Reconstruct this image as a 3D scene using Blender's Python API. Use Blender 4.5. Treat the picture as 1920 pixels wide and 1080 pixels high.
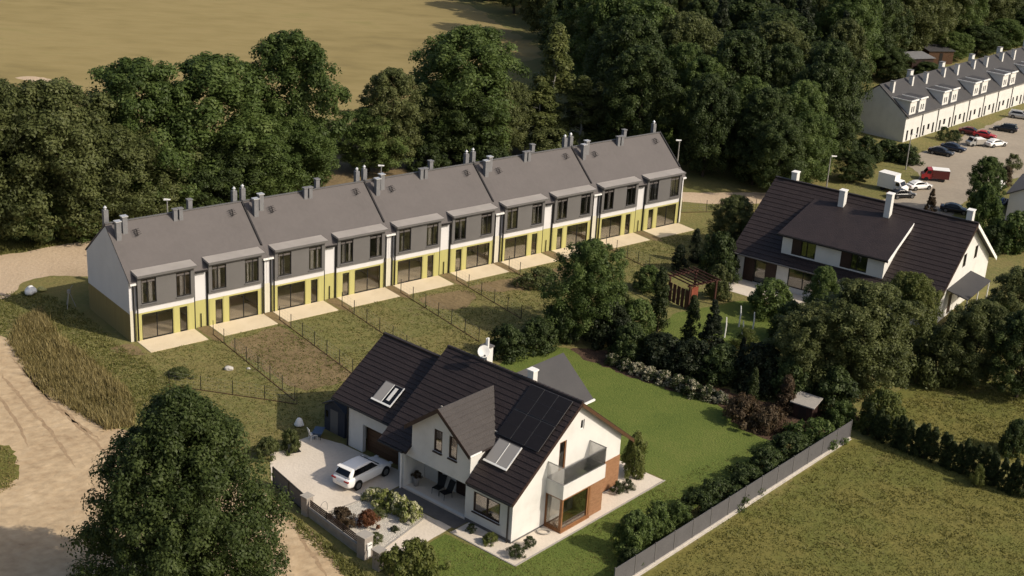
import bpy, bmesh, math, random
import numpy as np
from mathutils import Vector, Matrix
R = math.radians
for o in list(bpy.data.objects): bpy.data.objects.remove(o)
S = bpy.context.scene
COL = S.collection

# ------------------------------------------------------------------ camera, sky, sun, exposure
cam_d = bpy.data.cameras.new('camera'); cam = bpy.data.objects.new('camera', cam_d); COL.objects.link(cam)
PITCH, ROLL = 0.370388, 0.059474
cr, sr, cp, sp = math.cos(ROLL), math.sin(ROLL), math.cos(PITCH), math.sin(PITCH)
ax = Vector((cr, sp*sr, cp*sr)); ay = Vector((-sr, sp*cr, cp*cr)); az = Vector((0, -cp, sp))
cam.matrix_world = Matrix(((ax.x, ay.x, az.x, 0), (ax.y, ay.y, az.y, 0), (ax.z, ay.z, az.z, 48.0), (0, 0, 0, 1)))
cam_d.sensor_width = 36; cam_d.lens = 2674.07/1920*36
cam_d.clip_start = 1; cam_d.clip_end = 3000
S.camera = cam

SUN_AZ, SUN_EL = R(-22), R(38)
W = bpy.data.worlds.new('World'); S.world = W; W.use_nodes = True
wn = W.node_tree; wn.nodes.clear()
sky = wn.nodes.new('ShaderNodeTexSky'); sky.sky_type = 'NISHITA'; sky.sun_disc = False; sky.dust_density = 3.5; sky.ozone_density = 0.4
sky.sun_elevation = SUN_EL; sky.sun_rotation = R(90) - SUN_AZ
bg = wn.nodes.new('ShaderNodeBackground'); bg.inputs[1].default_value = 0.10
wo = wn.nodes.new('ShaderNodeOutputWorld')
wn.links.new(sky.outputs[0], bg.inputs[0]); wn.links.new(bg.outputs[0], wo.inputs[0])
sd = bpy.data.lights.new('sun', 'SUN'); sd.energy = 3.5; sd.angle = R(0.5); sd.color = (1.0, 0.90, 0.755)
sun = bpy.data.objects.new('sun', sd); COL.objects.link(sun)
sv = Vector((math.cos(SUN_AZ)*math.cos(SUN_EL), math.sin(SUN_AZ)*math.cos(SUN_EL), math.sin(SUN_EL)))
sun.rotation_euler = sv.to_track_quat('Z', 'Y').to_euler(); sun.location = sv*200
S.view_settings.view_transform = 'Standard'; S.view_settings.look = 'None'
S.view_settings.gamma = 1; S.view_settings.use_curve_mapping = False
S.view_settings.exposure = 0.25

# ------------------------------------------------------------------ materials
MAT = {}
def mat(name, cols, scale=1.0, rough=0.8, bump=0.0, bscale=None, metal=0.0, detail=6, spec=0.3, stretch=(1,1,1), fine=None, rot=0):
    m = bpy.data.materials.new(name); m.use_nodes = True; nt = m.node_tree
    b = nt.nodes['Principled BSDF']; b.inputs['Roughness'].default_value = rough; b.inputs['Metallic'].default_value = metal
    b.inputs['Specular IOR Level'].default_value = spec
    tc = nt.nodes.new('ShaderNodeTexCoord'); mp = nt.nodes.new('ShaderNodeMapping'); mp.inputs['Scale'].default_value = stretch; mp.inputs['Rotation'].default_value = (0,0,rot)
    nt.links.new(tc.outputs['Object'], mp.inputs[0])
    if len(cols) == 1: b.inputs['Base Color'].default_value = (*cols[0], 1)
    else:
        n = nt.nodes.new('ShaderNodeTexNoise'); n.inputs['Scale'].default_value = scale; n.inputs['Detail'].default_value = detail; n.inputs['Roughness'].default_value = 0.62
        nt.links.new(mp.outputs[0], n.inputs['Vector'])
        fac = n.outputs[0]
        if fine:
            n3 = nt.nodes.new('ShaderNodeTexNoise'); n3.inputs['Scale'].default_value = fine[0]; n3.inputs['Detail'].default_value = 4
            nt.links.new(mp.outputs[0], n3.inputs['Vector'])
            mx = nt.nodes.new('ShaderNodeMix'); mx.inputs[0].default_value = fine[1]
            nt.links.new(fac, mx.inputs[2]); nt.links.new(n3.outputs[0], mx.inputs[3]); fac = mx.outputs[0]
        r = nt.nodes.new('ShaderNodeValToRGB'); e = r.color_ramp.elements
        while len(e) < len(cols): e.new(0.5)
        for i, c in enumerate(cols):
            e[i].position = 0.32 + 0.36*i/(len(cols)-1); e[i].color = (*c, 1)
        nt.links.new(fac, r.inputs[0]); nt.links.new(r.outputs[0], b.inputs['Base Color'])
    if bump:
        n2 = nt.nodes.new('ShaderNodeTexNoise'); n2.inputs['Scale'].default_value = bscale or scale*4; n2.inputs['Detail'].default_value = 5
        nt.links.new(mp.outputs[0], n2.inputs['Vector'])
        bp = nt.nodes.new('ShaderNodeBump'); bp.inputs['Strength'].default_value = min(1, bump); bp.inputs['Distance'].default_value = 0.12
        nt.links.new(n2.outputs[0], bp.inputs['Height']); nt.links.new(bp.outputs[0], b.inputs['Normal'])
    MAT[name] = m; return m
def leafmat(name, cols, trans=0.42, pos=None):
    m = bpy.data.materials.new(name); m.use_nodes = True; nt = m.node_tree; nt.nodes.clear()
    at = nt.nodes.new('ShaderNodeAttribute'); at.attribute_name = 'rnd'
    oi = nt.nodes.new('ShaderNodeObjectInfo')
    ad = nt.nodes.new('ShaderNodeMath'); ad.operation = 'MULTIPLY_ADD'; ad.inputs[1].default_value = 0.34; ad.inputs[2].default_value = -0.17
    a2 = nt.nodes.new('ShaderNodeMath'); a2.operation = 'ADD'
    nt.links.new(oi.outputs['Random'], ad.inputs[0]); nt.links.new(ad.outputs[0], a2.inputs[0]); nt.links.new(at.outputs['Fac'], a2.inputs[1])
    r = nt.nodes.new('ShaderNodeValToRGB'); e = r.color_ramp.elements
    while len(e) < len(cols): e.new(0.5)
    for i, c in enumerate(cols): e[i].position = pos[i] if pos else i/(len(cols)-1); e[i].color = (*c, 1)
    nt.links.new(a2.outputs[0], r.inputs[0])
    d = nt.nodes.new('ShaderNodeBsdfPrincipled'); d.inputs['Roughness'].default_value = 0.55; d.inputs['Specular IOR Level'].default_value = 0.25
    t = nt.nodes.new('ShaderNodeBsdfTranslucent'); mx = nt.nodes.new('ShaderNodeMixShader'); mx.inputs[0].default_value = trans
    o = nt.nodes.new('ShaderNodeOutputMaterial')
    nt.links.new(r.outputs[0], d.inputs['Base Color']); nt.links.new(r.outputs[0], t.inputs['Color'])
    nt.links.new(d.outputs[0], mx.inputs[1]); nt.links.new(t.outputs[0], mx.inputs[2]); nt.links.new(mx.outputs[0], o.inputs[0])
    MAT[name] = m; return m
def glassmat(name, tint, gl=0.12):
    m = bpy.data.materials.new(name); m.use_nodes = True; nt = m.node_tree; nt.nodes.clear()
    t = nt.nodes.new('ShaderNodeBsdfTransparent'); t.inputs[0].default_value = (*tint, 1)
    g = nt.nodes.new('ShaderNodeBsdfGlossy'); g.inputs['Roughness'].default_value = 0.03
    lw = nt.nodes.new('ShaderNodeLayerWeight'); lw.inputs[0].default_value = 0.35
    mm = nt.nodes.new('ShaderNodeMath'); mm.operation = 'MULTIPLY_ADD'; mm.inputs[1].default_value = 0.6; mm.inputs[2].default_value = gl
    mx = nt.nodes.new('ShaderNodeMixShader'); o = nt.nodes.new('ShaderNodeOutputMaterial')
    nt.links.new(lw.outputs['Fresnel'], mm.inputs[0]); nt.links.new(mm.outputs[0], mx.inputs[0])
    nt.links.new(t.outputs[0], mx.inputs[1]); nt.links.new(g.outputs[0], mx.inputs[2]); nt.links.new(mx.outputs[0], o.inputs[0])
    MAT[name] = m; return m

# ground covers
mat('ground_grass', [(0.15, 0.128, 0.044), (0.182, 0.155, 0.055), (0.14, 0.138, 0.042), (0.21, 0.168, 0.08)], .16, .95, 1.0, 3.2, fine=(1.6,.42))
mat('lawn_grass', [(0.0744, 0.1075, 0.0176), (0.1008, 0.1322, 0.0231), (0.1296, 0.1478, 0.0319)], .22, .95, .8, 7, fine=(3.0,.4))
mat('meadow', [(0.0986, 0.0959, 0.0216), (0.1478, 0.1306, 0.0324), (0.1133, 0.1173, 0.0252), (0.1971, 0.153, 0.0558)], .10, .95, .8, 2.6, fine=(.45,.25))
mat('dry_field', [(0.1905, 0.1477, 0.0587), (0.242, 0.1893, 0.0749), (0.273, 0.2132, 0.0891), (0.2215, 0.1851, 0.0668)], .03, .95, 1.0, .5, fine=(.22,.5), stretch=(.6,1.25,1))
mat('bare_soil', [(0.135, 0.098, 0.048), (0.18, 0.13, 0.064), (0.225, 0.165, 0.085)], .3, .95, 1.0, 2.5, fine=(2.2,.35))
mat('sandy_track', [(0.2703, 0.1884, 0.1102), (0.3892, 0.2852, 0.1745), (0.4649, 0.3513, 0.2204), (0.5406, 0.4176, 0.2709)], .22, .95, 1.0, 1.2, fine=(1.5,.45), stretch=(.9,1.1,1), rot=-.86)
mat('road_gravel', [(0.3816, 0.2877, 0.1892), (0.4664, 0.3583, 0.246), (0.5088, 0.4038, 0.2838)], .12, .95, .6, 3, fine=(2.5,.3))
mat('asphalt_pale', [(.25,.21,.165), (.31,.265,.205), (.37,.315,.245)], .10, .9, .3, 4, fine=(2.,.3))
mat('slab', [(0.57, 0.4731, 0.3249), (0.627, 0.5244, 0.3648), (0.6612, 0.5586, 0.399)], .5, .85, .25, 8)
mat('paving', [(0.5428, 0.4779, 0.3953), (0.6136, 0.5428, 0.4543), (0.6608, 0.59, 0.4956)], .35, .8, .25, 6, fine=(4.,.3))
mat('gravel', [(.44,.41,.35), (.58,.54,.47), (.66,.62,.55)], 9, .9, 1.0, 16)
mat('shaded_paving_and_plinth', [(.10,.095,.095), (.13,.125,.12)], 1.5, .7, .2, 8)  # shade before the porch put into the paving colour; plinth uses it too
mat('mulch', [(.045,.028,.018), (.075,.045,.028), (.10,.06,.035)], 1.2, .95, 1.0, 5)
mat('kerb', [(.30,.28,.25), (.36,.33,.29)], 2, .85, .2, 9)
# buildings
mat('white_render', [(0.56, 0.55, 0.52), (0.62, 0.61, 0.58), (0.65, 0.64, 0.605)], .7, .85, .12, 25)
mat('cool_render', [(0.594, 0.5808, 0.5808), (0.648, 0.6336, 0.6292)], .5, .85, .12, 25)
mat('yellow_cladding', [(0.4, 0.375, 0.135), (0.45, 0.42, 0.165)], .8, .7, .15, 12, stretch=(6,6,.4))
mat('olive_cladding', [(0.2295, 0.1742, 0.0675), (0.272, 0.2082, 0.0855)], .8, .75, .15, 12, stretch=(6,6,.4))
mat('grey_roof', [(0.0926, 0.0828, 0.0794), (0.104, 0.0927, 0.0892), (0.1134, 0.1008, 0.0964)], .25, .6, .15, 3, fine=(2.5,.25))
mat('grey_cladding', [(0.118, 0.113, 0.11), (0.134, 0.128, 0.124)], .6, .6, .1, 6)
mat('light_metal', [(.36,.33,.30), (.42,.385,.35)], .8, .45, 0, metal=.2)
mat('dark_metal', [(.018,.017,.017)], rough=.45)
mat('chimney_grey', [(0.15, 0.15, 0.155), (0.19, 0.19, 0.195)], 2.5, .7, .15, 10)
mat('steel_cap', [(.66,.66,.66)], rough=.35, metal=.5)
mat('white_trim', [(.78,.77,.74)], rough=.5)
mat('black_frame', [(.016,.015,.015)], rough=.4)
mat('brown_tile', [(0.0216, 0.0162, 0.0153), (0.0288, 0.0209, 0.0199), (0.036, 0.0266, 0.0245)], 1.1, .5, .35, 9, stretch=(1,1,1), fine=(7.,.4))
mat('sunlit_brown_tile', [(0.046, 0.04, 0.038), (0.056, 0.049, 0.046), (0.066, 0.058, 0.054)], 1.1, .6, .35, 9, fine=(7.,.4))  # brown roof tile lightened, sunlight put into the colour
mat('plain_dark_roof', [(0.046, 0.045, 0.047), (0.056, 0.054, 0.055)], .5, .7, .2, 6)
mat('brown_door', [(.070,.036,.019), (.090,.047,.025)], 1.2, .5, .2, 9, stretch=(1,1,8))
mat('wood_frame', [(.19,.085,.035), (.25,.12,.05)], 2, .5, .1, 9)
mat('brown_brick', [(.21,.105,.052), (.27,.14,.07), (.31,.17,.088)], 2.2, .85, .4, 12, stretch=(1,1,4))
mat('dark_brown', [(.030,.017,.014), (.042,.024,.019)], 1.5, .55, .1, 8)
mat('interior_floor', [(0.6279, 0.5382, 0.4186), (0.7475, 0.6429, 0.5083)], .6, .7)
mat('interior_wall', [(0.45, 0.405, 0.3525), (0.51, 0.465, 0.405)], .6, .9)
mat('curtain', [(.72,.70,.67)], rough=.9)
mat('solar_cell', [(0.013, 0.011, 0.011), (0.018, 0.015, 0.015)], 3, .35, spec=.3)
mat('cream_render', [(.56,.53,.42), (.62,.585,.47)], .7, .85, .1, 25)
mat('alu', [(0.1815, 0.1815, 0.1815)], rough=.4, metal=.6)
mat('blind', [(.30,.285,.27)], rough=.6)
mat('fence_panel', [(0.088, 0.085, 0.088), (0.104, 0.101, 0.104)], 1.2, .6, .1, 8)
mat('concrete', [(.40,.37,.33), (.50,.46,.41)], 1.5, .85, .3, 9)
mat('stone_wall', [(.27,.235,.205), (.34,.30,.265)], 2.2, .85, .4, 10)
mat('shed_blue', [(.028,.032,.045), (.036,.040,.055)], 1.5, .7, .2, 8, stretch=(8,8,.6))
mat('blue_plastic', [(.05,.09,.16)], rough=.5)
mat('sunlit_red_wood', [(.19,.048,.026), (.24,.065,.036)], 2, .7, .2, 8)
mat('dark_red_wood', [(.052,.020,.014), (.070,.028,.019)], 2, .7, .2, 8)
mat('galvanised', [(.32,.31,.29)], rough=.5, metal=.3)
mat('damp_soil', [(0.2862, 0.1988, 0.119), (0.3498, 0.2522, 0.153)], .6, .95, .8, 2)
mat('rock', [(.42,.40,.36), (.55,.52,.48)], 3, .9, .6, 6)
mat('car_white', [(.80,.79,.77)], rough=.25, spec=.5)
mat('car_black', [(.016,.017,.020)], rough=.2, spec=.5)
mat('car_navy', [(.020,.026,.045)], rough=.2, spec=.5)
mat('car_red', [(.35,.022,.025)], rough=.3, spec=.5)
mat('car_darkred', [(.10,.018,.016)], rough=.3, spec=.5)
mat('car_silver', [(.42,.42,.41)], rough=.3, metal=.4)
mat('car_blue', [(.02,.05,.16)], rough=.3, spec=.5)
mat('car_glass', [(.006,.006,.007)], rough=.06, spec=.5)
mat('rubber', [(.012,.012,.012)], rough=.8)
mat('headlamp', [(.6,.6,.6)], rough=.1)
mat('tail_red', [(.25,.01,.01)], rough=.2)
mat('bark', [(.045,.034,.026), (.075,.058,.045)], 3, .9, .8, 12)
mat('birch_bark', [(.36,.34,.30), (.48,.46,.42)], 3, .9, .3, 12)
mat('terracotta', [(.30,.29,.28)], rough=.8)
mat('black_fabric', [(.012,.012,.013)], rough=.8)
glassmat('glass', (.92,.91,.88), .05); glassmat('balustrade', (.86,.86,.86), .10); glassmat('upper_glass', (.84,.83,.82), .09)
# foliage
leafmat('leaf_dark', [(0.0276, 0.0421, 0.0131), (0.0524, 0.0758, 0.0224), (0.0856, 0.1151, 0.0341)])
leafmat('leaf_fore', [(0.0278, 0.0422, 0.0109), (0.0531, 0.0766, 0.0194), (0.0885, 0.1162, 0.0339)])
leafmat('leaf_mid', [(0.0472, 0.0744, 0.0171), (0.0865, 0.1268, 0.0315), (0.1442, 0.1902, 0.0551)])
leafmat('leaf_olive', [(0.0607, 0.0743, 0.0226), (0.1068, 0.1246, 0.0404), (0.1603, 0.175, 0.0654)])
leafmat('leaf_light', [(0.07, 0.09, 0.018), (0.12, 0.14, 0.034), (0.17, 0.18, 0.055)])
leafmat('leaf_birch', [(0.076, 0.0948, 0.0248), (0.1246, 0.1435, 0.0421), (0.177, 0.1894, 0.0643)])
leafmat('leaf_brown', [(0.055, 0.036, 0.02), (0.085, 0.058, 0.032), (0.115, 0.085, 0.048)])
leafmat('leaf_rust', [(.10,.035,.015), (.16,.062,.027), (.20,.095,.045)])
leafmat('leaf_conifer', [(0.013, 0.02, 0.009), (0.024, 0.034, 0.014), (0.038, 0.05, 0.02)])
leafmat('leaf_thuja', [(0.023, 0.0345, 0.0092), (0.0414, 0.0575, 0.0161), (0.0644, 0.0828, 0.0253)])
leafmat('leaf_hydrangea', [(.13,.16,.035), (.24,.26,.075), (.52,.50,.34)], .3, (0,.4,.75))
leafmat('leaf_flowering', [(.022,.034,.009), (.044,.060,.016), (.050,.066,.02), (.46,.42,.30)], .28, (0,.35,.55,.60))
leafmat('grass_green', [(0.0966, 0.105, 0.0252), (0.1426, 0.145, 0.0396), (0.1932, 0.185, 0.0612)], .3)
leafmat('grass_ochre', [(0.1575, 0.1298, 0.0484), (0.231, 0.187, 0.0726), (0.3045, 0.2475, 0.1078)], .3)
leafmat('grass_meadow', [(0.1052, 0.107, 0.0245), (0.1428, 0.1386, 0.0346), (0.1878, 0.1711, 0.0518)], .3)

# ------------------------------------------------------------------ mesh helpers
class MB:
    def __init__(s): s.v = []; s.f = []
    def add(s, vs, fs):
        n = len(s.v); s.v += [tuple(p) for p in vs]; s.f += [tuple(i+n for i in f) for f in fs]; return s
    def box(s, x0, x1, y0, y1, z0, z1):
        return s.add([(x0,y0,z0),(x1,y0,z0),(x1,y1,z0),(x0,y1,z0),(x0,y0,z1),(x1,y0,z1),(x1,y1,z1),(x0,y1,z1)],
                     [(0,3,2,1),(4,5,6,7),(0,1,5,4),(1,2,6,5),(2,3,7,6),(3,0,4,7)])
    def prism(s, pts, axis, a0, a1):
        """extrude a 2d polygon: axis 'x' -> pts are (y,z); 'y' -> (x,z); 'z' -> (x,y)"""
        def P(p, a): return {'x': (a, p[0], p[1]), 'y': (p[0], a, p[1]), 'z': (p[0], p[1], a)}[axis]
        n = len(pts); vs = [P(p, a0) for p in pts] + [P(p, a1) for p in pts]
        fs = [tuple(range(n))[::-1], tuple(range(n, 2*n))] + [(i, (i+1) % n, (i+1) % n+n, i+n) for i in range(n)]
        return s.add(vs, fs)
    def hexa(s, a, b):
        """solid between two quads a and b (4 points each, same order)"""
        return s.add(list(a)+list(b), [(3,2,1,0),(4,5,6,7),(0,1,5,4),(1,2,6,5),(2,3,7,6),(3,0,4,7)])
    def slab(s, q, t):
        """thick sheet: quad q (4 points), thickened by t along its normal downwards"""
        p = [Vector(x) for x in q]; n = (p[1]-p[0]).cross(p[3]-p[0]).normalized()
        return s.hexa([x-n*t for x in p], p)
    def tube(s, p0, p1, r0, r1=None, n=8):
        p0, p1 = Vector(p0), Vector(p1); r1 = r0 if r1 is None else r1
        d = (p1-p0).normalized(); a = d.orthogonal().normalized(); b = d.cross(a)
        vs = []
        for p, r in ((p0, r0), (p1, r1)):
            for i in range(n):
                t = 2*math.pi*i/n; vs.append(p + a*math.cos(t)*r + b*math.sin(t)*r)
        fs = [(i, (i+1) % n, (i+1) % n+n, i+n) for i in range(n)] + [tuple(range(n))[::-1], tuple(range(n, 2*n))]
        return s.add(vs, fs)
    def lathe(s, c, prof, n=14):
        c = Vector(c); vs = []; fs = []
        for r, z in prof:
            for i in range(n):
                t = 2*math.pi*i/n; vs.append((c.x+r*math.cos(t), c.y+r*math.sin(t), c.z+z))
        m = len(prof)
        for k in range(m-1):
            for i in range(n): fs.append((k*n+i, k*n+(i+1) % n, (k+1)*n+(i+1) % n, (k+1)*n+i))
        fs += [tuple(range(n))[::-1], tuple(range((m-1)*n, m*n))]
        return s.add(vs, fs)
    def cells(s, axis, f0, f1, u0, u1, z0, z1, ops, top=None, extra=()):
        """wall in the plane 'axis'=f0..f1 with openings (ua,ub,za,zb); top(u) gives a sloping upper edge"""
        us = sorted({u0, u1, *[min(max(o[0], u0), u1) for o in ops], *[min(max(o[1], u0), u1) for o in ops], *extra})
        for a, b in zip(us, us[1:]):
            if b-a < 1e-4: continue
            m = (a+b)/2; cut = sorted([(o[2], o[3]) for o in ops if o[0] <= m <= o[1]])
            lo = z0
            for c0, c1 in cut + [(None, None)]:
                ta, tb = (top(a), top(b)) if top else (z1, z1)
                if c0 is None: pts = [(a, lo), (b, lo), (b, tb), (a, ta)]
                else: pts = [(a, lo), (b, lo), (b, c0), (a, c0)]
                if max(pts[2][1], pts[3][1])-lo > 1e-3: s.prism(pts, axis, f0, f1)
                lo = c1
        return s
    def obj(s, name, m, parent=None, smooth=False):
        me = bpy.data.meshes.new(name); me.from_pydata(s.v, [], s.f)
        bm = bmesh.new(); bm.from_mesh(me); bmesh.ops.recalc_face_normals(bm, faces=bm.faces); bm.to_mesh(me); bm.free()
        me.materials.append(MAT[m])
        if smooth: me.polygons.foreach_set('use_smooth', [True]*len(me.polygons))
        o = bpy.data.objects.new(name, me); COL.objects.link(o); o.parent = parent
        return o
def tag(o, label=None, cat=None, group=None, kind=None):
    if label: o['label'] = label
    if cat: o['category'] = cat
    if group: o['group'] = group
    if kind: o['kind'] = kind
    return o
def thing(name, label, cat, loc=(0,0,0), rz=0, group=None):
    o = bpy.data.objects.new(name, None); COL.objects.link(o)
    o.location = (loc[0], loc[1], loc[2] if len(loc) > 2 else 0); o.rotation_euler = (0, 0, rz); o.empty_display_size = .3
    return tag(o, label, cat, group)
def copy_tree(o, parent=None):
    c = o.copy(); COL.objects.link(c); c.parent = parent
    for ch in list(o.children): copy_tree(ch, c)
    return c
def frame(axis, f0, f1, u0, u1, z0, z1, w, name, m, parent, mull=()):
    mb = MB()
    def b(a0, a1, c0, c1):
        if axis == 'x': mb.box(f0, f1, a0, a1, c0, c1)
        else: mb.box(a0, a1, f0, f1, c0, c1)
    b(u0, u0+w, z0, z1); b(u1-w, u1, z0, z1); b(u0+w, u1-w, z0, z0+w); b(u0+w, u1-w, z1-w, z1)
    for t in mull: b(t-w/2, t+w/2, z0+w, z1-w)
    return mb.obj(name, m, parent)
def pane(axis, f, u0, u1, z0, z1, m, parent, name='pane'):
    mb = MB()
    if axis == 'x': mb.box(f, f+.012, u0, u1, z0, z1)
    else: mb.box(u0, u1, f, f+.012, z0, z1)
    return mb.obj(name, m, parent)

rng = np.random.default_rng(7)
def outline(pts, step=0.7, jit=0.12, smooth=True):
    """closed polygon -> resampled, optionally Catmull-Rom smoothed and jittered outline"""
    n = len(pts); out = []
    for i in range(n):
        p0, p1, p2, p3 = [np.array(pts[(i+k-1) % n][:2], float) for k in range(4)]
        k = max(1, min(60, int(np.linalg.norm(p2-p1)/step)))
        for j in range(k):
            t = j/k
            if smooth: q = .5*((2*p1)+(-p0+p2)*t+(2*p0-5*p1+4*p2-p3)*t*t+(-p0+3*p1-3*p2+p3)*t**3)
            else: q = p1+(p2-p1)*t
            out.append(q+rng.normal(0, 1, 2)*jit)
    return out
def sheet(name, pts, z, m, step=.7, jit=.12, smooth=True, kind='structure', parent=None):
    o = outline(pts, step, jit, smooth) if step else pts
    me = bpy.data.meshes.new(name); me.from_pydata([(p[0], p[1], z) for p in o], [], [tuple(range(len(o)))])
    bm = bmesh.new(); bm.from_mesh(me)
    for f in bm.faces:
        if f.normal.z < 0: f.normal_flip()
    bmesh.ops.triangulate(bm, faces=bm.faces); bm.to_mesh(me); bm.free()
    me.materials.append(MAT[m]); ob = bpy.data.objects.new(name, me); COL.objects.link(ob); ob.parent = parent
    if kind: ob['kind'] = kind
    return ob
def inside(P, poly):
    x, y = P[:, 0], P[:, 1]; r = np.zeros(len(P), bool); n = len(poly)
    for i in range(n):
        x0, y0 = poly[i][:2]; x1, y1 = poly[(i+1) % n][:2]
        c = ((y0 > y) != (y1 > y)) & (x < (x1-x0)*(y-y0)/((y1-y0) or 1e-9)+x0); r ^= c
    return r
def raw_mesh(name, V, nper, rnd, m):
    """V (k*nper,3) faces of nper corners each, rnd per face"""
    nf = len(V)//nper; me = bpy.data.meshes.new(name)
    me.vertices.add(len(V)); me.vertices.foreach_set('co', np.ascontiguousarray(V, np.float32).ravel())
    me.loops.add(len(V)); me.loops.foreach_set('vertex_index', np.arange(len(V), dtype=np.int32))
    me.polygons.add(nf); me.polygons.foreach_set('loop_start', np.arange(0, len(V), nper, dtype=np.int32))
    a = me.attributes.new('rnd', 'FLOAT', 'POINT'); a.data.foreach_set('value', np.repeat(rnd, nper).astype(np.float32))
    me.materials.append(MAT[m]); me.update(); me.validate()
    return me
def grass(name, poly, dens, h, m, blades=4, holes=(), label=None, patch=None, w=.05, lean=.9):
    p = np.array([q[:2] for q in poly]); lo, hi = p.min(0), p.max(0); n = int((hi-lo).prod()*dens)
    P = rng.uniform(lo, hi, (n, 2)); P = P[inside(P, poly)]
    for hp in holes: P = P[~inside(P, hp)]
    nz = np.sin(P[:, 0]*.9+1.7*np.sin(P[:, 1]*.5))+np.sin(P[:, 1]*1.1+1.3*np.sin(P[:, 0]*.6))+rng.normal(0, .5, len(P))
    if patch is not None: k = nz > patch; P = P[k]; nz = nz[k]
    n = len(P); hh = h*np.exp(rng.normal(0, .3, n))*(1+.18*np.clip(nz, -2, 2))
    B = np.repeat(P, blades, 0)+rng.normal(0, .12, (n*blades, 2)); hb = np.repeat(hh, blades)*rng.uniform(.6, 1.1, n*blades)
    a = rng.uniform(0, 6.283, n*blades); l = rng.uniform(0, lean, n*blades)*hb; d = np.stack([np.cos(a), np.sin(a)], 1)
    ww = w*(.7+.6*rng.random(n*blades))[:, None]; t = np.stack([-d[:, 1], d[:, 0]], 1)*ww
    z0 = np.zeros((n*blades, 1))
    V = np.stack([np.hstack([B-t, z0]), np.hstack([B+t, z0]), np.hstack([B+d*l[:, None], hb[:, None]])], 1).reshape(-1, 3)
    r = np.clip(np.repeat(.5+.14*nz, blades)+rng.normal(0, .16, n*blades), 0, 1)
    o = bpy.data.objects.new(name, raw_mesh(name, V, 3, r, m)); COL.objects.link(o)
    tag(o, label, 'grass', kind='stuff'); return o

# ------------------------------------------------------------------ plants
def crown(name, seed, H, rad, z0, env, nclump, per, leaf, crs=(.12, .24), flat=.0, inner=.5, m='leaf_mid', lump=.25):
    """foliage of many leaf-sized faces gathered in clumps inside an uneven envelope"""
    g = np.random.default_rng(seed)
    t = g.random(nclump)**.85; a = g.uniform(0, 6.283, nclump)
    lob = 1+lump*np.sin(a*2+seed)+lump*.7*np.sin(a*3+seed*2.1+t*4)+g.normal(0, .08, nclump)
    re = rad*np.array([env(x) for x in t])*lob
    rr = re*(1-inner*g.random(nclump)**1.6)
    C = np.stack([rr*np.cos(a), rr*np.sin(a), z0+(H-z0)*t], 1)
    rc = rad*g.uniform(*crs, nclump)*(.75+.5*np.array([env(x) for x in t]))
    cn = C-np.array([0, 0, z0+(H-z0)*.42]); cn /= np.linalg.norm(cn, axis=1)[:, None]+1e-6
    N = nclump*per
    D = g.normal(0, 1, (N, 3))+np.repeat(cn, per, 0)*.7+np.array([0, 0, .35]); D /= np.linalg.norm(D, axis=1)[:, None]
    q = .22+1.0*g.random(N)**.7
    Q = np.repeat(C, per, 0)+D*(np.repeat(rc, per)*q)[:, None]*np.array([1, 1, 1-flat])
    Q[:, 2] = np.maximum(Q[:, 2], .03)
    nrm = D*.95+g.normal(0, .38, (N, 3))+np.array([0, 0, .30]); nrm /= np.linalg.norm(nrm, axis=1)[:, None]
    u = np.cross(nrm, g.normal(0, 1, (N, 3))); u /= np.linalg.norm(u, axis=1)[:, None]; w = np.cross(nrm, u)
    s = (leaf*g.uniform(.6, 1.3, N))[:, None]
    V = np.stack([Q-u*s, Q+w*s*.55+nrm*s*.12, Q+u*s, Q-w*s*.55+nrm*s*.12], 1).reshape(-1, 3)
    r = np.clip(np.repeat(g.normal(.48, .21, nclump), per)+g.normal(0, .15, N), 0, 1)
    return raw_mesh(name, V, 4, r, m)
def trunk_mesh(seed, H, rad, limbs, r0, m='bark', z0=.25):
    g = random.Random(seed); mb = MB(); p = Vector((0, 0, -.1)); top = H*.72; k = 5; pts = [p]
    for i in range(1, k+1): pts.append(Vector((g.uniform(-.03, .03)*H*i/k, g.uniform(-.03, .03)*H*i/k, top*i/k)))
    for i in range(k): mb.tube(pts[i], pts[i+1], r0*(1-.8*i/k), r0*(1-.8*(i+1)/k), 7)
    for j in range(limbs):
        f = g.uniform(z0, .95); i = min(k-1, int(f*k)); b = pts[i].lerp(pts[i+1], f*k-i); a = g.uniform(0, 6.28)
        L = rad*g.uniform(.55, .85)*(1.1-.5*f); e = b+Vector((math.cos(a)*L, math.sin(a)*L, L*g.uniform(.35, .8)))
        mid = b.lerp(e, .5)+Vector((0, 0, -.06*L)); rr = r0*.42*(1-.6*f)
        mb.tube(b, mid, rr, rr*.65, 5); mb.tube(mid, e, rr*.65, rr*.2, 5)
    me = bpy.data.meshes.new('trunk'); me.from_pydata(mb.v, [], mb.f); me.materials.append(MAT[m]); return me
broad = lambda t: max(.15, math.sqrt(max(0, 1-((t-.42)/.585)**2)))**.9
tall = lambda t: max(.14, math.sqrt(max(0, 1-((t-.45)/.56)**2)))
spire = lambda t: max(.06, (1-t)**.75*(.55+.45*min(1, t*6)))
cone = lambda t: max(.05, (1-t)**.9)
colm = lambda t: max(.15, (1-t**4)**.6)
flame = lambda t: max(.05, (1-t)**.55)*(.75+.25*min(1, t*5))
mound = lambda t: max(.10, (1-t**1.7)**.6*(.88+.12*min(1, t*4)))
dome = lambda t: max(.15, math.sqrt(max(0, 1-t*t*.96)))
PRO = {}   # kind: (list of (crown mesh, trunk mesh), H, width)
PRO['broad'] = ([(crown('crown', 11+i, 14, 4.9, 1.6, broad, 330, 165, .155, crs=(.10, .18), inner=.75, lump=.12+.04*i), trunk_mesh(i, 14, 4.9, 12, .32)) for i in range(4)], 14, 10.6)
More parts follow.
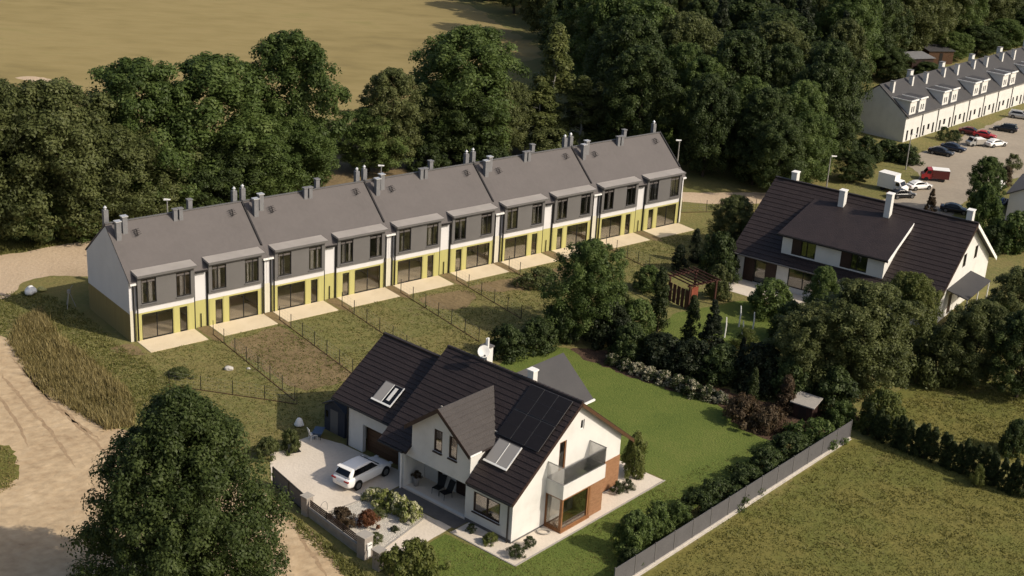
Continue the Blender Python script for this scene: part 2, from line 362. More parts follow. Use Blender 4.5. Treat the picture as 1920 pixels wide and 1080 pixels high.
PRO['tallround'] = ([(crown('crown', 31+i, 15, 4.2, 2.2, tall, 300, 165, .155, crs=(.10, .18), inner=.75, lump=.12), trunk_mesh(20+i, 15, 4.2, 12, .30)) for i in range(2)], 15, 9)
PRO['birch'] = ([(crown('crown', 41+i, 15, 3.0, 1.5, spire, 115, 150, .17, crs=(.14, .28), inner=.6, lump=.12), trunk_mesh(30+i, 15, 3.0, 14, .17, 'birch_bark')) for i in range(2)], 15, 6.2)
PRO['conifer'] = ([(crown('crown', 51+i, 10, 2.3, .5, cone, 120, 110, .15, crs=(.12, .24), inner=.5, lump=.08), trunk_mesh(40+i, 10, 2.3, 8, .16)) for i in range(2)], 10, 4.8)
PRO['thuja'] = ([(crown('crown', 61+i, 3, .55, .05, flame, 110, 70, .06, crs=(.24, .40), inner=.6, lump=.03), trunk_mesh(50+i, 3, .5, 4, .05)) for i in range(2)], 3.1, 1.35)
PRO['shrub'] = ([(crown('crown', 71+i, 2.2, 1.25, .15, dome, 110, 85, .085, crs=(.13, .26), inner=.7, lump=.12), trunk_mesh(60+i, 2.2, 1.1, 7, .06, z0=.1)) for i in range(3)], 2.3, 3.0)
PRO['ball'] = ([(crown('crown', 81, 1.0, .55, .1, dome, 40, 110, .035, crs=(.2, .3), inner=.7, lump=.03), trunk_mesh(70, 1.0, .4, 5, .04, z0=.1))], 1.08, 1.25)
PRO['sprawl'] = ([(crown('crown', 91+i, 1.2, 1.5, .1, dome, 60, 80, .10, crs=(.12, .3), flat=.3, lump=.35), trunk_mesh(80+i, 1.2, 1.4, 7, .05, z0=.05)) for i in range(2)], 1.35, 3.4)
PRO['mound'] = ([(crown('crown', 101, 14, 6.2, .6, mound, 720, 230, .115, crs=(.05, .16), inner=.8, lump=.07), trunk_mesh(90, 14, 5.0, 14, .34))], 14, 12.6)
PRO['big_leaf'] = ([(crown('crown', 111+i, 1.2, 1.15, .1, dome, 60, 34, .13, crs=(.13, .24), inner=.6, lump=.12), trunk_mesh(95+i, 1.2, .9, 7, .04, z0=.05)) for i in range(2)], 1.35, 2.6)
npl = [0]
def plant(kind, T, name, label, cat, leaf, group=None, var=None, rz=None):
    x, y, h, w = T; ms, H, Wd = PRO[kind]; npl[0] += 1
    cm, tm = ms[(npl[0] if var is None else var) % len(ms)]
    r = thing(name, label, cat, (x, y, 0), (npl[0]*2.399) % 6.283 if rz is None else rz, group); s = w/Wd; r.scale = (s, s, h/H)
    c = bpy.data.objects.new('crown', cm); COL.objects.link(c); c.parent = r
    c.material_slots[0].link = 'OBJECT'; c.material_slots[0].material = MAT[leaf]
    t = bpy.data.objects.new('trunk', tm); COL.objects.link(t); t.parent = r
    return r

# ------------------------------------------------------------------ the ground and its covers
ROW = (-30.796, 106.315, 0.6889); HOUSE = (0.883, 78.725, 0.8704); DUPLEX = (37.67, 119.26, 0.9804); TOWN = (50.93, 185.85, R(48.27))
def fw(fr, x, y): c, s = math.cos(fr[2]), math.sin(fr[2]); return (fr[0]+c*x-s*y, fr[1]+s*x+c*y)
def fpoly(fr, pts): return [fw(fr, *p) for p in pts]
PW, PD = 6.27, 8.37         # width of one terraced house, depth of the row

gnd = MB(); gnd.add([(-900,-300,0),(900,-300,0),(900,1400,0),(-900,1400,0)], [(0,1,2,3)]); g0 = gnd.obj('ground', 'ground_grass'); g0['kind'] = 'structure'
field = [(-95.89, 145.95), (-73.99, 161.97), (-50.03, 155.77), (-36.18, 168.11), (-18.93, 177.17), (-14.80, 202.11), (-2.08, 219.94), (2.04, 231.22), (-8.94, 263.87), (-17.24, 284.61), (-31.42, 358.73), (60,620), (-500,620), (-420,300)]
sheet('field', field, .004, 'dry_field', 1.5, .5)
sheet('path', [(-69.98, 192.27), (-68.26, 193.72), (-63.97, 191.90), (-59.98, 188.48), (-62.93, 188.66), (-67.25, 190.72)], .008, 'road_gravel', .5, .08)
soil = fpoly(ROW, [(8,17),(30,16.5),(60,15),(66,20),(62,36),(48,43),(30,40),(14,36),(6,28)])
sheet('soil_yard', soil, .008, 'bare_soil', .8, .3)
road = fpoly(ROW, [(-40,22),(-14,20.5),(-6,14.4),(-1.6,17.5),(3,15.6),(8,11),(30,10.6),(62,10.4),(67,6.0),(71,2.6),(75,.6),(83,-3),(86,-1),(79,3),(71,7.5),(62,13),(30,16.6),(10,20),(6.6,24.4),(-2,24.6),(-15,28),(-40,33)])
sheet('road', road, .012, 'road_gravel', .8, .10)
track = [(-55.40, 111.98), (-45.08, 108.82), (-40.76, 105.42), (-36.81, 100.34), (-33.68, 96.15), (-30.23, 92.66), (-26.49, 90.34), (-22.69, 87.99), (-17.59, 84.80), (-14.49, 81.58), (-12.74, 79.42), (-10.98, 76.73), (-8.75, 73.65), (-6.19, 69.20), (-14.88, 66.78), (-17.77, 64.05), (-28.90, 62.96), (-37.70, 69.69)]
sheet('dirt_track', track, .008, 'sandy_track', .6, .16)
def rut(pts, w_):
    q = [np.array(p) for p in pts]; P_ = []
    for a_, b_ in zip(q, q[1:]):
        for t in np.linspace(0, 1, 12, endpoint=False): P_.append(a_+(b_-a_)*t)
    vs = []; fs = []
    for i_, p in enumerate(P_[:-1]):
        d = P_[i_+1]-p; nn = np.array([-d[1], d[0]])/(np.linalg.norm(d)+1e-6); ww = w_*(.5+.5*rng.random())*min(1, i_/5+.05, (len(P_)-2-i_)/5+.05); c = p+nn*rng.normal(0, .05)
        vs += [(*(c-nn*ww), .011), (*(c+nn*ww), .011)]
        if i_: k_ = 2*i_; fs.append((k_-2, k_, k_+1, k_-1))
    o = MB().add(vs, fs).obj('wheel_rut', 'damp_soil'); o['kind'] = 'structure'
for pl in ([(-38.85, 99.06), (-35.87, 94.92), (-31.79, 89.65), (-28.25, 84.23)], [(-37.68, 100.21), (-33.86, 94.83), (-29.73, 90.34), (-25.67, 85.30)], [(-39.04, 97.09), (-35.02, 91.33), (-32.34, 86.77)], [(-39.22, 102.23), (-34.73, 96.28), (-30.96, 91.87), (-27.69, 88.55)], [(-13.08, 79.38), (-11.38, 76.06), (-9.59, 72.69)], [(-12.24, 79.48), (-10.54, 76.46), (-8.87, 73.34)]):
    rut(pl, .16)
sheet('grass_patch', [(-37.06, 87.59), (-35.29, 87.82), (-34.03, 87.18), (-32.86, 85.31), (-32.22, 82.65), (-32.96, 81.34), (-34.43, 80.61)], .012, 'meadow', .4, .15)
plot_a = fpoly(ROW, [(6.6,-4.2),(9,-3.8),(12,-3.4),(12.2,-8),(12.1,-14.2),(9,-15.4),(7,-14.5),(6.5,-9)])
plot_b = fpoly(ROW, [(26,-3.9),(30,-4.2),(30.6,-6.2),(27.5,-8),(25.6,-6)])
plot_c = fpoly(ROW, [(31.5,-4),(38,-4.2),(43.4,-4.6),(43,-7),(38,-7.6),(33,-6.4)])
sheet('garden_soil', plot_a, .006, 'bare_soil', .6, .12)
sheet('garden_soil', plot_b, .006, 'bare_soil', .6, .12)
sheet('garden_soil', plot_c, .006, 'bare_soil', .6, .12)
sheet('soil_patch', fpoly(ROW, [(-2,-.4),(-.2,-.35),(-.1,-2.8),(-1.2,-2.2)]), .006, 'bare_soil', .3, .08)
lawn = [fw(HOUSE,*p) for p in [(-8.0,2.4),(-5.2,3.5),(-2.2,3.7),(-1.8,-1.95),(14.2,-1.95),(13.9,6),(14.2,13.5),(15.5,17),(24,20.5)]] + [(4.79, 110.45), (8.29, 107.89), (11.61, 104.80), (15.63, 101.98), (17.57, 100.62), (17.79, 97.43), (20.50, 94.72), (14.38, 86.44), (7.28, 75.38), (3.62, 68.64), (-5.17, 71.47)]
sheet('lawn', lawn, .010, 'lawn_grass', .5, .05, smooth=False)
meadow = [(6.20, 72.66), (16.75, 84.91), (26.14, 96.22), (27.99, 96.81), (31.96, 93.41), (40.74, 86.28), (39.89, 67.22), (2.44, 63.67)]
sheet('meadow', meadow, .006, 'meadow', .8, .1, smooth=False)
sheet('meadow', [(30.13, 102.80), (33.72, 107.08), (38.97, 108.55), (45.97, 106.94), (43.16, 93.01), (37.60, 93.95), (33.16, 98.10)], .006, 'meadow', .8, .2)
sheet('planting_bed', [(5.24, 110.18), (8.84, 110.16), (13.12, 107.52), (17.93, 103.57), (22.33, 101.74), (27.22, 100.97), (26.15, 98.07), (21.29, 95.25), (19.37, 95.69), (17.64, 97.86), (17.32, 100.30), (11.97, 103.84), (8.25, 106.81)], .014, 'mulch', .5, .15)
sheet('lawn', [(13.21, 114.48), (14.65, 119.36), (18.19, 121.86), (21.88, 123.78), (25.42, 121.06), (22.34, 113.29), (17.31, 113.69), (14.87, 112.18)], .010, 'lawn_grass', .5, .08)
sheet('driveway', fpoly(HOUSE, [(-6.75,11.6),(-5.75,16.6),(-3.2,19.8),(.6,19.7),(1.3,17.2),(1.6,10.1),(-1.35,10.1),(-1.35,5.4),(-1.0,4.0),(-5.0,3.7),(-6.9,5.0)]), .012, 'paving', .5, .015, smooth=False)
sheet('gravel_bed', fpoly(HOUSE, [(-5.7,10.7),(-3.2,10.4),(-1.7,6.0),(-6.3,5.1),(-6.7,5.6)]), .017, 'gravel', .4, .02, smooth=False)
sheet('path', fpoly(HOUSE, [(-1.75,3.6),(0,3.6),(0,0),(11.3,0),(11.3,2),(14.1,2),(14.05,-1.85),(-1.75,-1.9)]), .015, 'paving', .5, .012, smooth=False)
sheet('shaded_porch_step', fpoly(HOUSE, [(-1.3,3.7),(-1.3,10.0),(0,10.0),(0,3.7)]), .022, 'shaded_paving_and_plinth', .5, .004, smooth=False)  # dark colour paints the shade lying on the paving here
sheet('patio', fpoly(DUPLEX, [(0,19.6),(0,9),(-3,9.4),(-4.0,13),(-3.7,19.0)]), .016, 'paving', .5, .02, smooth=False)
sheet('pavement', [(34.51, 148.66), (38.05, 154.61), (45.24, 162.09), (49.38, 169.94), (49.42, 177.05), (58.76, 188.96), (66.90, 199.41), (75.13, 209.80), (91.58, 227.85), (79.15, 183.42), (63.47, 172.85), (57.09, 168.14), (51.22, 158.53), (45.06, 148.79)], .010, 'asphalt_pale', .8, .1)
# kerbs of the gravel bed and of the path round the house
kb = MB(); kb.box(-6.3,-1.6,-.06,.06,0,.06)
def strip(name, fr, a, b, w, z0, z1, m, label, cat, group=None):
    p, q = fw(fr,*a), fw(fr,*b); L = math.hypot(q[0]-p[0], q[1]-p[1]); ang = math.atan2(q[1]-p[1], q[0]-p[0])
    mb = MB(); mb.box(0, L, -w/2, w/2, z0, z1); o = mb.obj(name, m); o.location = (p[0], p[1], 0); o.rotation_euler = (0,0,ang)
    return tag(o, label, cat, group)
strip('kerb', HOUSE, (-6.35,5.05), (-1.65,5.95), .10, 0, .07, 'kerb', 'grey kerb between gravel bed and the garden path', 'kerb')
strip('kerb', HOUSE, (-5.75,10.75), (-3.2,10.45), .10, 0, .06, 'kerb', 'short grey kerb between driveway and gravel bed behind the car', 'kerb')
strip('kerb', HOUSE, (-1.8,-1.95), (14.1,-1.95), .10, 0, .05, 'kerb', 'long grey kerb edging the lawn below the balcony gable', 'kerb')
strip('kerb', HOUSE, (-1.8,3.6), (-1.8,-1.9), .10, 0, .05, 'kerb', 'grey kerb edging the lawn by the corner window', 'kerb')

# ------------------------------------------------------------------ the row of terraced houses
EZ, RZ, RY, BZ = 5.25, 8.82, 4.19, 5.45       # eaves, ridge height, ridge position, rear eaves
SL = (RZ-EZ)/RY
def rtop(y): return EZ+SL*y if y <= RY else RZ-(RZ-BZ)*(y-RY)/(PD-RY)
def house_pair():
    Wp = 2*PW; r = thing('terraced_house', 'x', 'house', (0,0,0)); B = 2.42
    side = [(0.02,B),(PD-.02,B),(PD-.02,BZ-.1),(RY,RZ-.1),(0.02,EZ-.1)]
    wl = MB()
    for x0 in (.01, Wp-.26): wl.prism(side, 'x', x0, x0+.25)
    wl.cells('y', PD-.25, PD, .26, Wp-.26, B, BZ-.1, [(1.5,2.7,3.2,4.5),(4,5,3.2,4.5),(7.6,8.6,3.2,4.5),(10,11.2,3.2,4.5)])
    wl.cells('y', 0, .25, .26, Wp-.26, B, EZ-.1, [(.9,5.4,2.9,5.1),(7.1,11.7,2.9,5.1)])
    for u0, u1 in ((.68,5.62),(6.92,11.86)): wl.box(u0, u1, -.15, -.002, B+.002, 2.93)
    wl.obj('wall', 'cool_render', r)
    lo = MB()
    for x0 in (0.0, Wp-.25): lo.box(x0, x0+.25, 0, PD, 0, B-.003)
    lo.box(.26, Wp-.26, PD-.24, PD+.01, 0, B-.003)
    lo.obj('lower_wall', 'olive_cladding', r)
    fl = MB()
    for u0, u1, ops in ((.68,5.62,[(.95,3.70,0,2.28),(4.30,4.98,0,2.22)]), (6.92,11.86,[(8.84,11.59,0,2.28),(7.56,8.24,0,2.22)])):
        fl.cells('y', -.15, .06, u0, u1, 0, B, ops)
    for u0, u1 in ((.26,.68),(5.62,6.92),(11.86,Wp-.26)): fl.box(u0, u1, 0.003, .2, 0, B-.003)
    for u0, u1 in ((.004,.36),(Wp-.36,Wp-.004)): MB().box(u0, u1, -.03, -.003, 0.004, B+.3).obj('pilaster', 'cream_render', r)
    fl.obj('front_cladding', 'yellow_cladding', r)
    for u0, u1 in ((3.76,4.24),(5.04,5.56),(6.98,7.50),(8.30,8.78)):
        MB().box(u0, u1, -.175, -.152, .04, B-.02).obj('cladding_panel', 'yellow_cladding', r)
    # rooms seen through the glass
    MB().box(.26, Wp-.26, .26, 6.5, -.02, .05).box(.26, Wp-.26, .3, 6.5, 2.60, 2.72).obj('room_floor', 'interior_floor', r)
    MB().box(.27, Wp-.27, 4.2, 4.3, .05, 2.6).box(6.2, 6.34, .3, 6.4, .05, 2.6).box(.27, Wp-.27, 3.0, 3.1, 2.73, 5.9).box(6.2,6.34,.5,3.,2.73,5.25).box(3.2,3.3,.4,3.,2.73,5.15).box(9.2,9.3,.4,3.,2.73,5.15).obj('room_wall', 'interior_wall', r)
    for u0, u1, ml in ((.95,3.70,2.3),(8.84,11.59,10.24)):
        d = frame('y', -.10, -.03, u0, u1, .02, 2.28, .07, 'patio_door', 'black_frame', r, (ml,))
        pane('y', -.07, u0+.07, u1-.07, .09, 2.21, 'glass', d)
    for u0, u1 in ((4.30,4.98),(7.56,8.24)):
        d = frame('y', -.10, -.03, u0, u1, .02, 2.22, .07, 'side_window', 'black_frame', r)
        pane('y', -.07, u0+.07, u1-.07, .09, 2.15, 'glass', d)
    for sgn, u0, u1 in ((0,.62,5.62),(1,6.92,11.92)):
        dm = MB(); f0 = -.30
        w1, w2 = (u0+.30, u0+1.62), (u0+3.38, u0+4.68)
        dm.cells('y', f0, f0+.2, u0, u1, 2.94, 5.66, [(*w1,3.22,5.38),(*w2,3.22,5.38)])
        for x0 in (u0, u1-.16): dm.prism([(f0+.2,2.94),(.30,2.94),(.30,EZ+.1),(.55,5.70),(f0+.2,5.66)], 'x', x0, x0+.16)
        dm.box(u0+.16, u1-.16, f0+.2, .0, 2.94, 3.06)
        d = dm.obj('dormer', 'grey_cladding', r)
        MB().hexa([(u0-.12,f0-.34,5.67),(u1+.12,f0-.34,5.67),(u1+.12,.55,5.72),(u0-.12,.55,5.72)],
                  [(u0-.12,f0-.34,5.82),(u1+.12,f0-.34,5.82),(u1+.12,.62,5.96),(u0-.12,.62,5.96)]).obj('dormer_roof', 'light_metal', d)
        MB().box(u0-.14, u1+.14, f0-.37, f0-.342, 5.64, 5.84).obj('fascia', 'grey_cladding', d)
        for k, (a, b) in enumerate((w1, w2)):
            frame('y', f0+.06, f0+.13, a, b, 3.22, 5.38, .08, 'window_frame', 'black_frame', d, ((a+b)/2+(.12 if k else -.1),))
            pane('y', f0+.09, a+.08, b-.08, 3.30, 5.30, 'upper_glass', d)
            MB().box(a-.05, b+.05, f0-.07, f0-.002, 3.14, 3.21).obj('sill', 'grey_cladding', d)
            cx = a+.25 if (k+sgn) % 2 else b-.55
            MB().box(cx, cx+.3, f0+.22, f0+.26, 3.08, 5.35).obj('curtain', 'curtain', d); MB().box(cx+(.62 if cx < (a+b)/2-.2 else -.5), cx+(.80 if cx < (a+b)/2-.2 else -.34), f0+.22, f0+.26, 3.08, 5.35).obj('curtain', 'curtain', d)
    # roof of two slopes, parapet strip, gutters and downpipes
    rf = MB()
    rf.hexa([(0,-.22,EZ-.22*SL-.02),(Wp-.012,-.22,EZ-.22*SL-.02),(Wp-.012,RY,RZ-.02),(0,RY,RZ-.02)],
            [(0,-.22,EZ-.22*SL+.12),(Wp-.012,-.22,EZ-.22*SL+.12),(Wp-.012,RY,RZ+.13),(0,RY,RZ+.13)])
    sb = (RZ-BZ)/(PD-RY)
    rf.hexa([(0,RY+.003,RZ-.02),(Wp-.012,RY+.003,RZ-.02),(Wp-.012,PD+.25,BZ-.25*sb-.02),(0,PD+.25,BZ-.25*sb-.02)],
            [(0,RY+.003,RZ+.13),(Wp-.012,RY+.003,RZ+.13),(Wp-.012,PD+.25,BZ-.25*sb+.12),(0,PD+.25,BZ-.25*sb+.12)])
    rfo = rf.obj('roof', 'grey_roof', r)
    MB().hexa([(Wp-.17,.70,EZ+.70*SL+.1),(Wp-.02,.70,EZ+.70*SL+.1),(Wp-.02,RY,RZ+.10),(Wp-.17,RY,RZ+.10)],
              [(Wp-.17,.70,EZ+.70*SL+.26),(Wp-.02,.70,EZ+.70*SL+.26),(Wp-.02,RY,RZ+.27),(Wp-.17,RY,RZ+.27)]).obj('parapet', 'dark_metal', rfo)
    MB().box(0, Wp-.012, RY-.12, RY+.12, RZ+.11, RZ+.17).obj('ridge_cap', 'grey_cladding', rfo)
    for u0, u1 in ((0,.5),(5.74,6.8),(12.04,Wp-.02)):
        MB().box(u0, u1, -.36, -.225, EZ-.26, EZ-.12).obj('gutter', 'white_trim' if u1-u0 < .6 else 'dark_metal', r)
    for u in (.34, .60, 5.70, 6.84, 11.94, Wp-.32): MB().tube((u,-.07 if u not in (.6,11.94) else -.22,0), (u,-.07 if u not in (.6,11.94) else -.22,EZ-.2), .055, n=6).obj('downpipe', 'dark_metal', r)
    for u in (6.27,): MB().tube((u,-.07,0), (u,-.07,1.25), .04, n=6).obj('standpipe', 'dark_metal', r)
    # chimney stacks
    def stack(u, y, h, w=.42, cap='tile'):
        z = rtop(y)-.05; c = MB().box(u-w/2, u+w/2, y-w/2, y+w/2, z-.2, RZ+h).obj('chimney', 'chimney_grey', r)
        if cap == 'cone': MB().lathe((u,y,RZ+h), [(.09,0),(.09,.16),(.17,.18),(.02,.36)], 8).obj('chimney_cap', 'steel_cap', c)
        else: MB().box(u-w/2-.06, u+w/2+.06, y-w/2-.06, y+w/2+.06, RZ+h+.003, RZ+h+.08).obj('chimney_cap', 'steel_cap' if cap == 'flat' else 'chimney_grey', c)
    stack(.62, RY-1.15, .55, cap='flat'); stack(1.35, RY-.75, .75, cap='flat')
    stack(Wp-.5, RY+.6, 1.0, .40, 'cone'); 
    stack(5.95, RY-.5, .55, .34); stack(6.45, RY-.5, .55, .34); stack(7.9, RY+.75, .75, .38)
    stack(.4, RY+.75, 1.05, .40, 'cone')
    # roof antenna frames
    for u, y in ((2.2, RY-1.25), (Wp-1.5, RY-1.0)):
        z = rtop(y)+.12; mb = MB(); mb.tube((u,y,z-.05),(u,y,z+.55),.03,n=5)
        for k in range(4): mb.tube((u-.3,y-.25+.17*k,z+.2+.1*k),(u+.3,y-.2+.17*k,z+.26+.09*k),.024,n=4)
        mb.tube((u-.02,y-.3,z+.16),(u+.05,y+.35,z+.56),.024,n=4); mb.obj('antenna', 'dark_metal', r)
    return r
pair0 = house_pair()
plabels = ['leftmost pair of grey roofed terraced houses, with the bare white and olive end gable',
 'second pair of terraced houses from the left end of the long grey roofed row',
 'middle pair of terraced houses in the long row, behind the gable house garage',
 'second pair of terraced houses from the right end of the long row',
 'rightmost pair of terraced houses, next to the road and the dark wood']
for i in range(5):
    p = pair0 if i == 0 else copy_tree(pair0)
    p.location = (*fw(ROW, i*2*PW, 0), 0); p.rotation_euler = (0,0,ROW[2]); p['label'] = plabels[i]; p['group'] = 'terraced houses in the long row'
    rr_ = random.Random(40+i)
    for d in p.children:
        for c in d.children:
            if c.name.startswith('curtain'): c.location = (rr_.uniform(-.18,.18), 0, 0); c.scale = (1, 1, 1)
            if c.name.startswith('curtain') and rr_.random() < .25: c.location = (0, .5, -.9)
lm = MB().box(0, .4, 0, .1, 0, .5)
ordn = ['first','second','third','fourth','fifth','sixth','seventh','eighth','ninth','tenth']
tm = MB(); tm.box(0, 5.1, -2.75, -.18, -.1, .045)
t0 = None
for i in range(10):
    x0 = i*PW+(.45 if i % 2 == 0 else .68)
    if t0 is None: t = t0 = tm.obj('terrace_slab', 'slab')
    else: t = t0.copy(); COL.objects.link(t)
    t.location = (*fw(ROW, x0, 0), 0); t.rotation_euler = (0,0,ROW[2])
    tag(t, f'{ordn[i]} pale terrace slab from the left along the long row of houses', 'terrace', 'terrace slabs along the row')
for i in range(1, 10):
    w = .34
    sheet('soil_strip', fpoly(ROW, [(i*PW-.35,-.1),(i*PW-.35,-3.0),(i*PW+.45,-3.4),(i*PW+.5,-.1)]), .008, 'bare_soil', .4, .05)
# garden fences of thin posts and wires between the plots
def wire_fence(a, b, n, h, label, group='wire fences between the plots', fr=ROW):
    p, q = fw(fr,*a), fw(fr,*b); L = math.hypot(q[0]-p[0], q[1]-p[1]); ang = math.atan2(q[1]-p[1], q[0]-p[0])
    r = thing('wire_fence', label, 'fence', (*p, 0), ang, group)
    pm = None
    for k in range(n):
        if pm is None: pm = MB().box(-.022,.022,-.022,.022,-.1,h).obj('post', 'dark_metal', r); o = pm
        else: o = pm.copy(); COL.objects.link(o)
        o.location = (L*k/(n-1),0,0)
    mb = MB()
    for z in (.3,.6,.9,1.2): mb.box(0, L, -.003, .003, z*h/1.25, z*h/1.25+.005)
    nv = int(L/.5)
    for k in range(nv): mb.box(k*.5, k*.5+.004, -.002, .002, .1, h*.96)
    mb.obj('wire_mesh', 'galvanised', r)
    mb = MB().box(0, L, -.03, .03, 0, .05); mb.obj('base_board', 'brown_door', r)
    return r
for i, d in ((1,16.4),(2,14.6),(3,15),(4,14.6),(5,12.5),(6,9.5),(8,9)):
    wire_fence((i*PW+.1,-2.0), (i*PW-.5,-d), int(d/2.2)+1, 1.3, f'wire fence between the {ordn[i-1]} and {ordn[i]} garden plots from the left')
wire_fence((-1.0,-9.1), (5.6,-17.0), 5, 1.2, 'thin wire fence across the rough grass by the big foreground tree')
wire_fence((62.6,3.6), (73,-1.5), 5, 1.4, 'wire fence by the road at the right end of the row')

# ------------------------------------------------------------------ roofs laid in tile courses
def slope_pt(o, s, n, a, b, d, L):
    """o origin, s up-slope unit, a along unit; returns point"""
    return tuple(Vector(o)+Vector(a)*L+Vector(s)*b+Vector(n)*d)
def courses(parent, o, up, along, slope_len, spans, k, m):
    """k overlapping tile courses on a roof plane; spans(b0,b1) -> list of (l0,l1) ranges along the eaves"""
    s = Vector(up).normalized(); a = Vector(along).normalized(); n = s.cross(a)
    if n.z < 0: n = -n
    st = slope_len/k
    for i in range(k):
        b0, b1 = i*st, min(slope_len, (i+1)*st+.05)
        for r in spans(b0, b1):
            (l0, l1), (m0, m1) = (r if isinstance(r[0], tuple) else (r, r))
            q = lambda L, b, d: slope_pt(o, s, n, a, b, d, L)
            mb = MB().hexa([q(l0,b0,.0), q(l1,b0,.0), q(m1,b1,-.02), q(m0,b1,-.02)], [q(l0,b0,.06), q(l1,b0,.06), q(m1,b1,.02), q(m0,b1,.02)])
            mb.obj('tile_course', m, parent)

# ------------------------------------------------------------------ the white house with the brown roof
H1 = thing('detached_house', 'white gable house with dark brown roof, solar panels and glass balcony', 'house', (HOUSE[0], HOUSE[1], 0), HOUSE[2])
TN, E1, RX, R1, HX = .767, 3.5, 6.0, 8.1, 11.1
top1 = lambda x: E1+TN*x if x <= RX else R1-TN*(x-RX)
dtop = lambda y: max(E1-.12, 7.12-TN*abs(y-6.4)) if 3.75 <= y <= 9.05 else E1-.12
fr_ops = [(4.05,9.72,.14,2.62), (1.05,3.36,.98,2.44), (4.95,5.70,3.95,5.55), (6.30,7.05,3.95,5.55)]
w = MB()
w.cells('x', 0, .3, 0, 3.749, 0, 3, fr_ops, dtop)
w.cells('x', 0, .3, 3.75, 9.05, 0, 3, fr_ops, dtop, (6.4,))
w.cells('x', 0, .3, 9.051, 10.1, 0, 3, fr_ops, dtop)
w.prism([(.3,E1-.1),(2.0,4.9),(.3,4.9)], 'y', 3.78, 4.0); w.prism([(.3,E1-.1),(2.0,4.9),(.3,4.9)], 'y', 8.8, 9.02)
w.cells('y', 0, .3, .3, HX, 0, 3, [(4.35,5.05,3.55,5.65), (6.42,6.80,5.85,6.55), (3.7,6.0,.1,2.3)], lambda x: top1(x)-.12, (RX,))
w.cells('x', HX-.3, HX, .3, 10.1, 0, 4.05, [(2,4,.1,2.3),(6,7.5,1,2.3)])
w.prism([(1.6,0),(HX,0),(HX,top1(HX)-.12),(RX,R1-.12),(1.6,top1(1.6)-.12)], 'y', 10.85, 11.1)
w.prism([(.31,0),(1.6,0),(1.6,top1(1.6)-.12),(.31,top1(.31)-.12)], 'y', 9.85, 10.1)
w.obj('wall', 'white_render', H1)
# plinth, downpipes
MB().box(-.03,-.003,0,4.0,0,.22).box(-.03,HX+.01,-.03,-.003,0,.12).obj('plinth', 'shaded_paving_and_plinth', H1)
for y in (.25, 9.9): MB().tube((-.12,y,0),(-.12,y,E1-.1),.06,n=7).obj('downpipe', 'dark_metal' if y < 1 else 'white_trim', H1)
# main roof
rf = MB(); y0, y1, xe = -.32, 11.7, -.48
rf.hexa([(xe,y0,top1(xe)-.14),(xe,3.7,top1(xe)-.14),(RX,3.7,R1-.14),(RX,y0,R1-.14)], [(xe,y0,top1(xe)-.02),(xe,3.7,top1(xe)-.02),(RX,3.7,R1-.02),(RX,y0,R1-.02)])
rf.hexa([(xe,9.1,top1(xe)-.14),(xe,y1,top1(xe)-.14),(RX,y1,R1-.14),(RX,9.1,R1-.14)], [(xe,9.1,top1(xe)-.02),(xe,y1,top1(xe)-.02),(RX,y1,R1-.02),(RX,9.1,R1-.02)])
rf.hexa([(1.2,3.701,top1(1.2)-.14),(1.2,9.099,top1(1.2)-.14),(RX,9.099,R1-.14),(RX,3.701,R1-.14)], [(1.2,3.701,top1(1.2)-.02),(1.2,9.099,top1(1.2)-.02),(RX,9.099,R1-.02),(RX,3.701,R1-.02)])
xb = 12.2
rf.hexa([(RX+.002,y0,R1-.14),(RX+.002,y1,R1-.14),(xb,y1,top1(xb)-.14),(xb,y0,top1(xb)-.14)], [(RX+.002,y0,R1+.03),(RX+.002,y1,R1+.03),(xb,y1,top1(xb)+.03),(xb,y0,top1(xb)+.03)])
roof1 = rf.obj('roof', 'brown_tile', H1)
SQ = math.sqrt(1+TN*TN)
def sp1(b0, b1):
    x = xe+b0/SQ
    return [(0, 3.98), (9.42, y1-y0)] if x < .55 else [(0, y1-y0)]
courses(roof1, (xe,y0,top1(xe)), (1,0,TN), (0,1,0), (RX-xe)*SQ, sp1, 20, 'brown_tile')
for k in range(30): MB().hexa([(RX-.13,y0+.4*k,R1+.0),(RX+.13,y0+.4*k,R1+.0),(RX+.13,y0+.4*k+.42,R1+.0),(RX-.13,y0+.4*k+.42,R1+.0)], [(RX-.08,y0+.4*k,R1+.13),(RX+.08,y0+.4*k,R1+.13),(RX+.08,y0+.4*k+.42,R1+.10),(RX-.08,y0+.4*k+.42,R1+.10)]).obj('ridge_tile', 'brown_tile', roof1)
MB().hexa([(xe,y0-.03,top1(xe)-.24),(xe,y0-.003,top1(xe)-.24),(RX,y0-.003,R1-.24),(RX,y0-.03,R1-.24)], [(xe,y0-.03,top1(xe)+.05),(xe,y0-.003,top1(xe)+.05),(RX,y0-.003,R1+.06),(RX,y0-.03,R1+.06)]).obj('verge_board', 'dark_brown', roof1)
MB().hexa([(RX,y0-.05,R1-.3),(RX,y0-.003,R1-.3),(xb,y0-.003,top1(xb)-.3),(xb,y0-.05,top1(xb)-.3)], [(RX,y0-.05,R1-.02),(RX,y0-.003,R1-.02),(xb,y0-.003,top1(xb)-.02),(xb,y0-.05,top1(xb)-.02)]).obj('verge_board', 'brown_door', roof1)
MB().hexa([(RX,y0,R1-.17),(RX,.0,R1-.17),(xb,.0,top1(xb)-.17),(xb,y0,top1(xb)-.17)], [(RX,y0,R1-.143),(RX,.0,R1-.143),(xb,.0,top1(xb)-.143),(xb,y0,top1(xb)-.143)]).obj('soffit', 'wood_frame', roof1)
for ya, yb in ((y0,3.45),(9.35,y1)): MB().tube((xe-.08,ya,top1(xe)-.06),(xe-.08,yb,top1(xe)-.06),.075,n=8).obj('gutter', 'dark_metal', roof1)
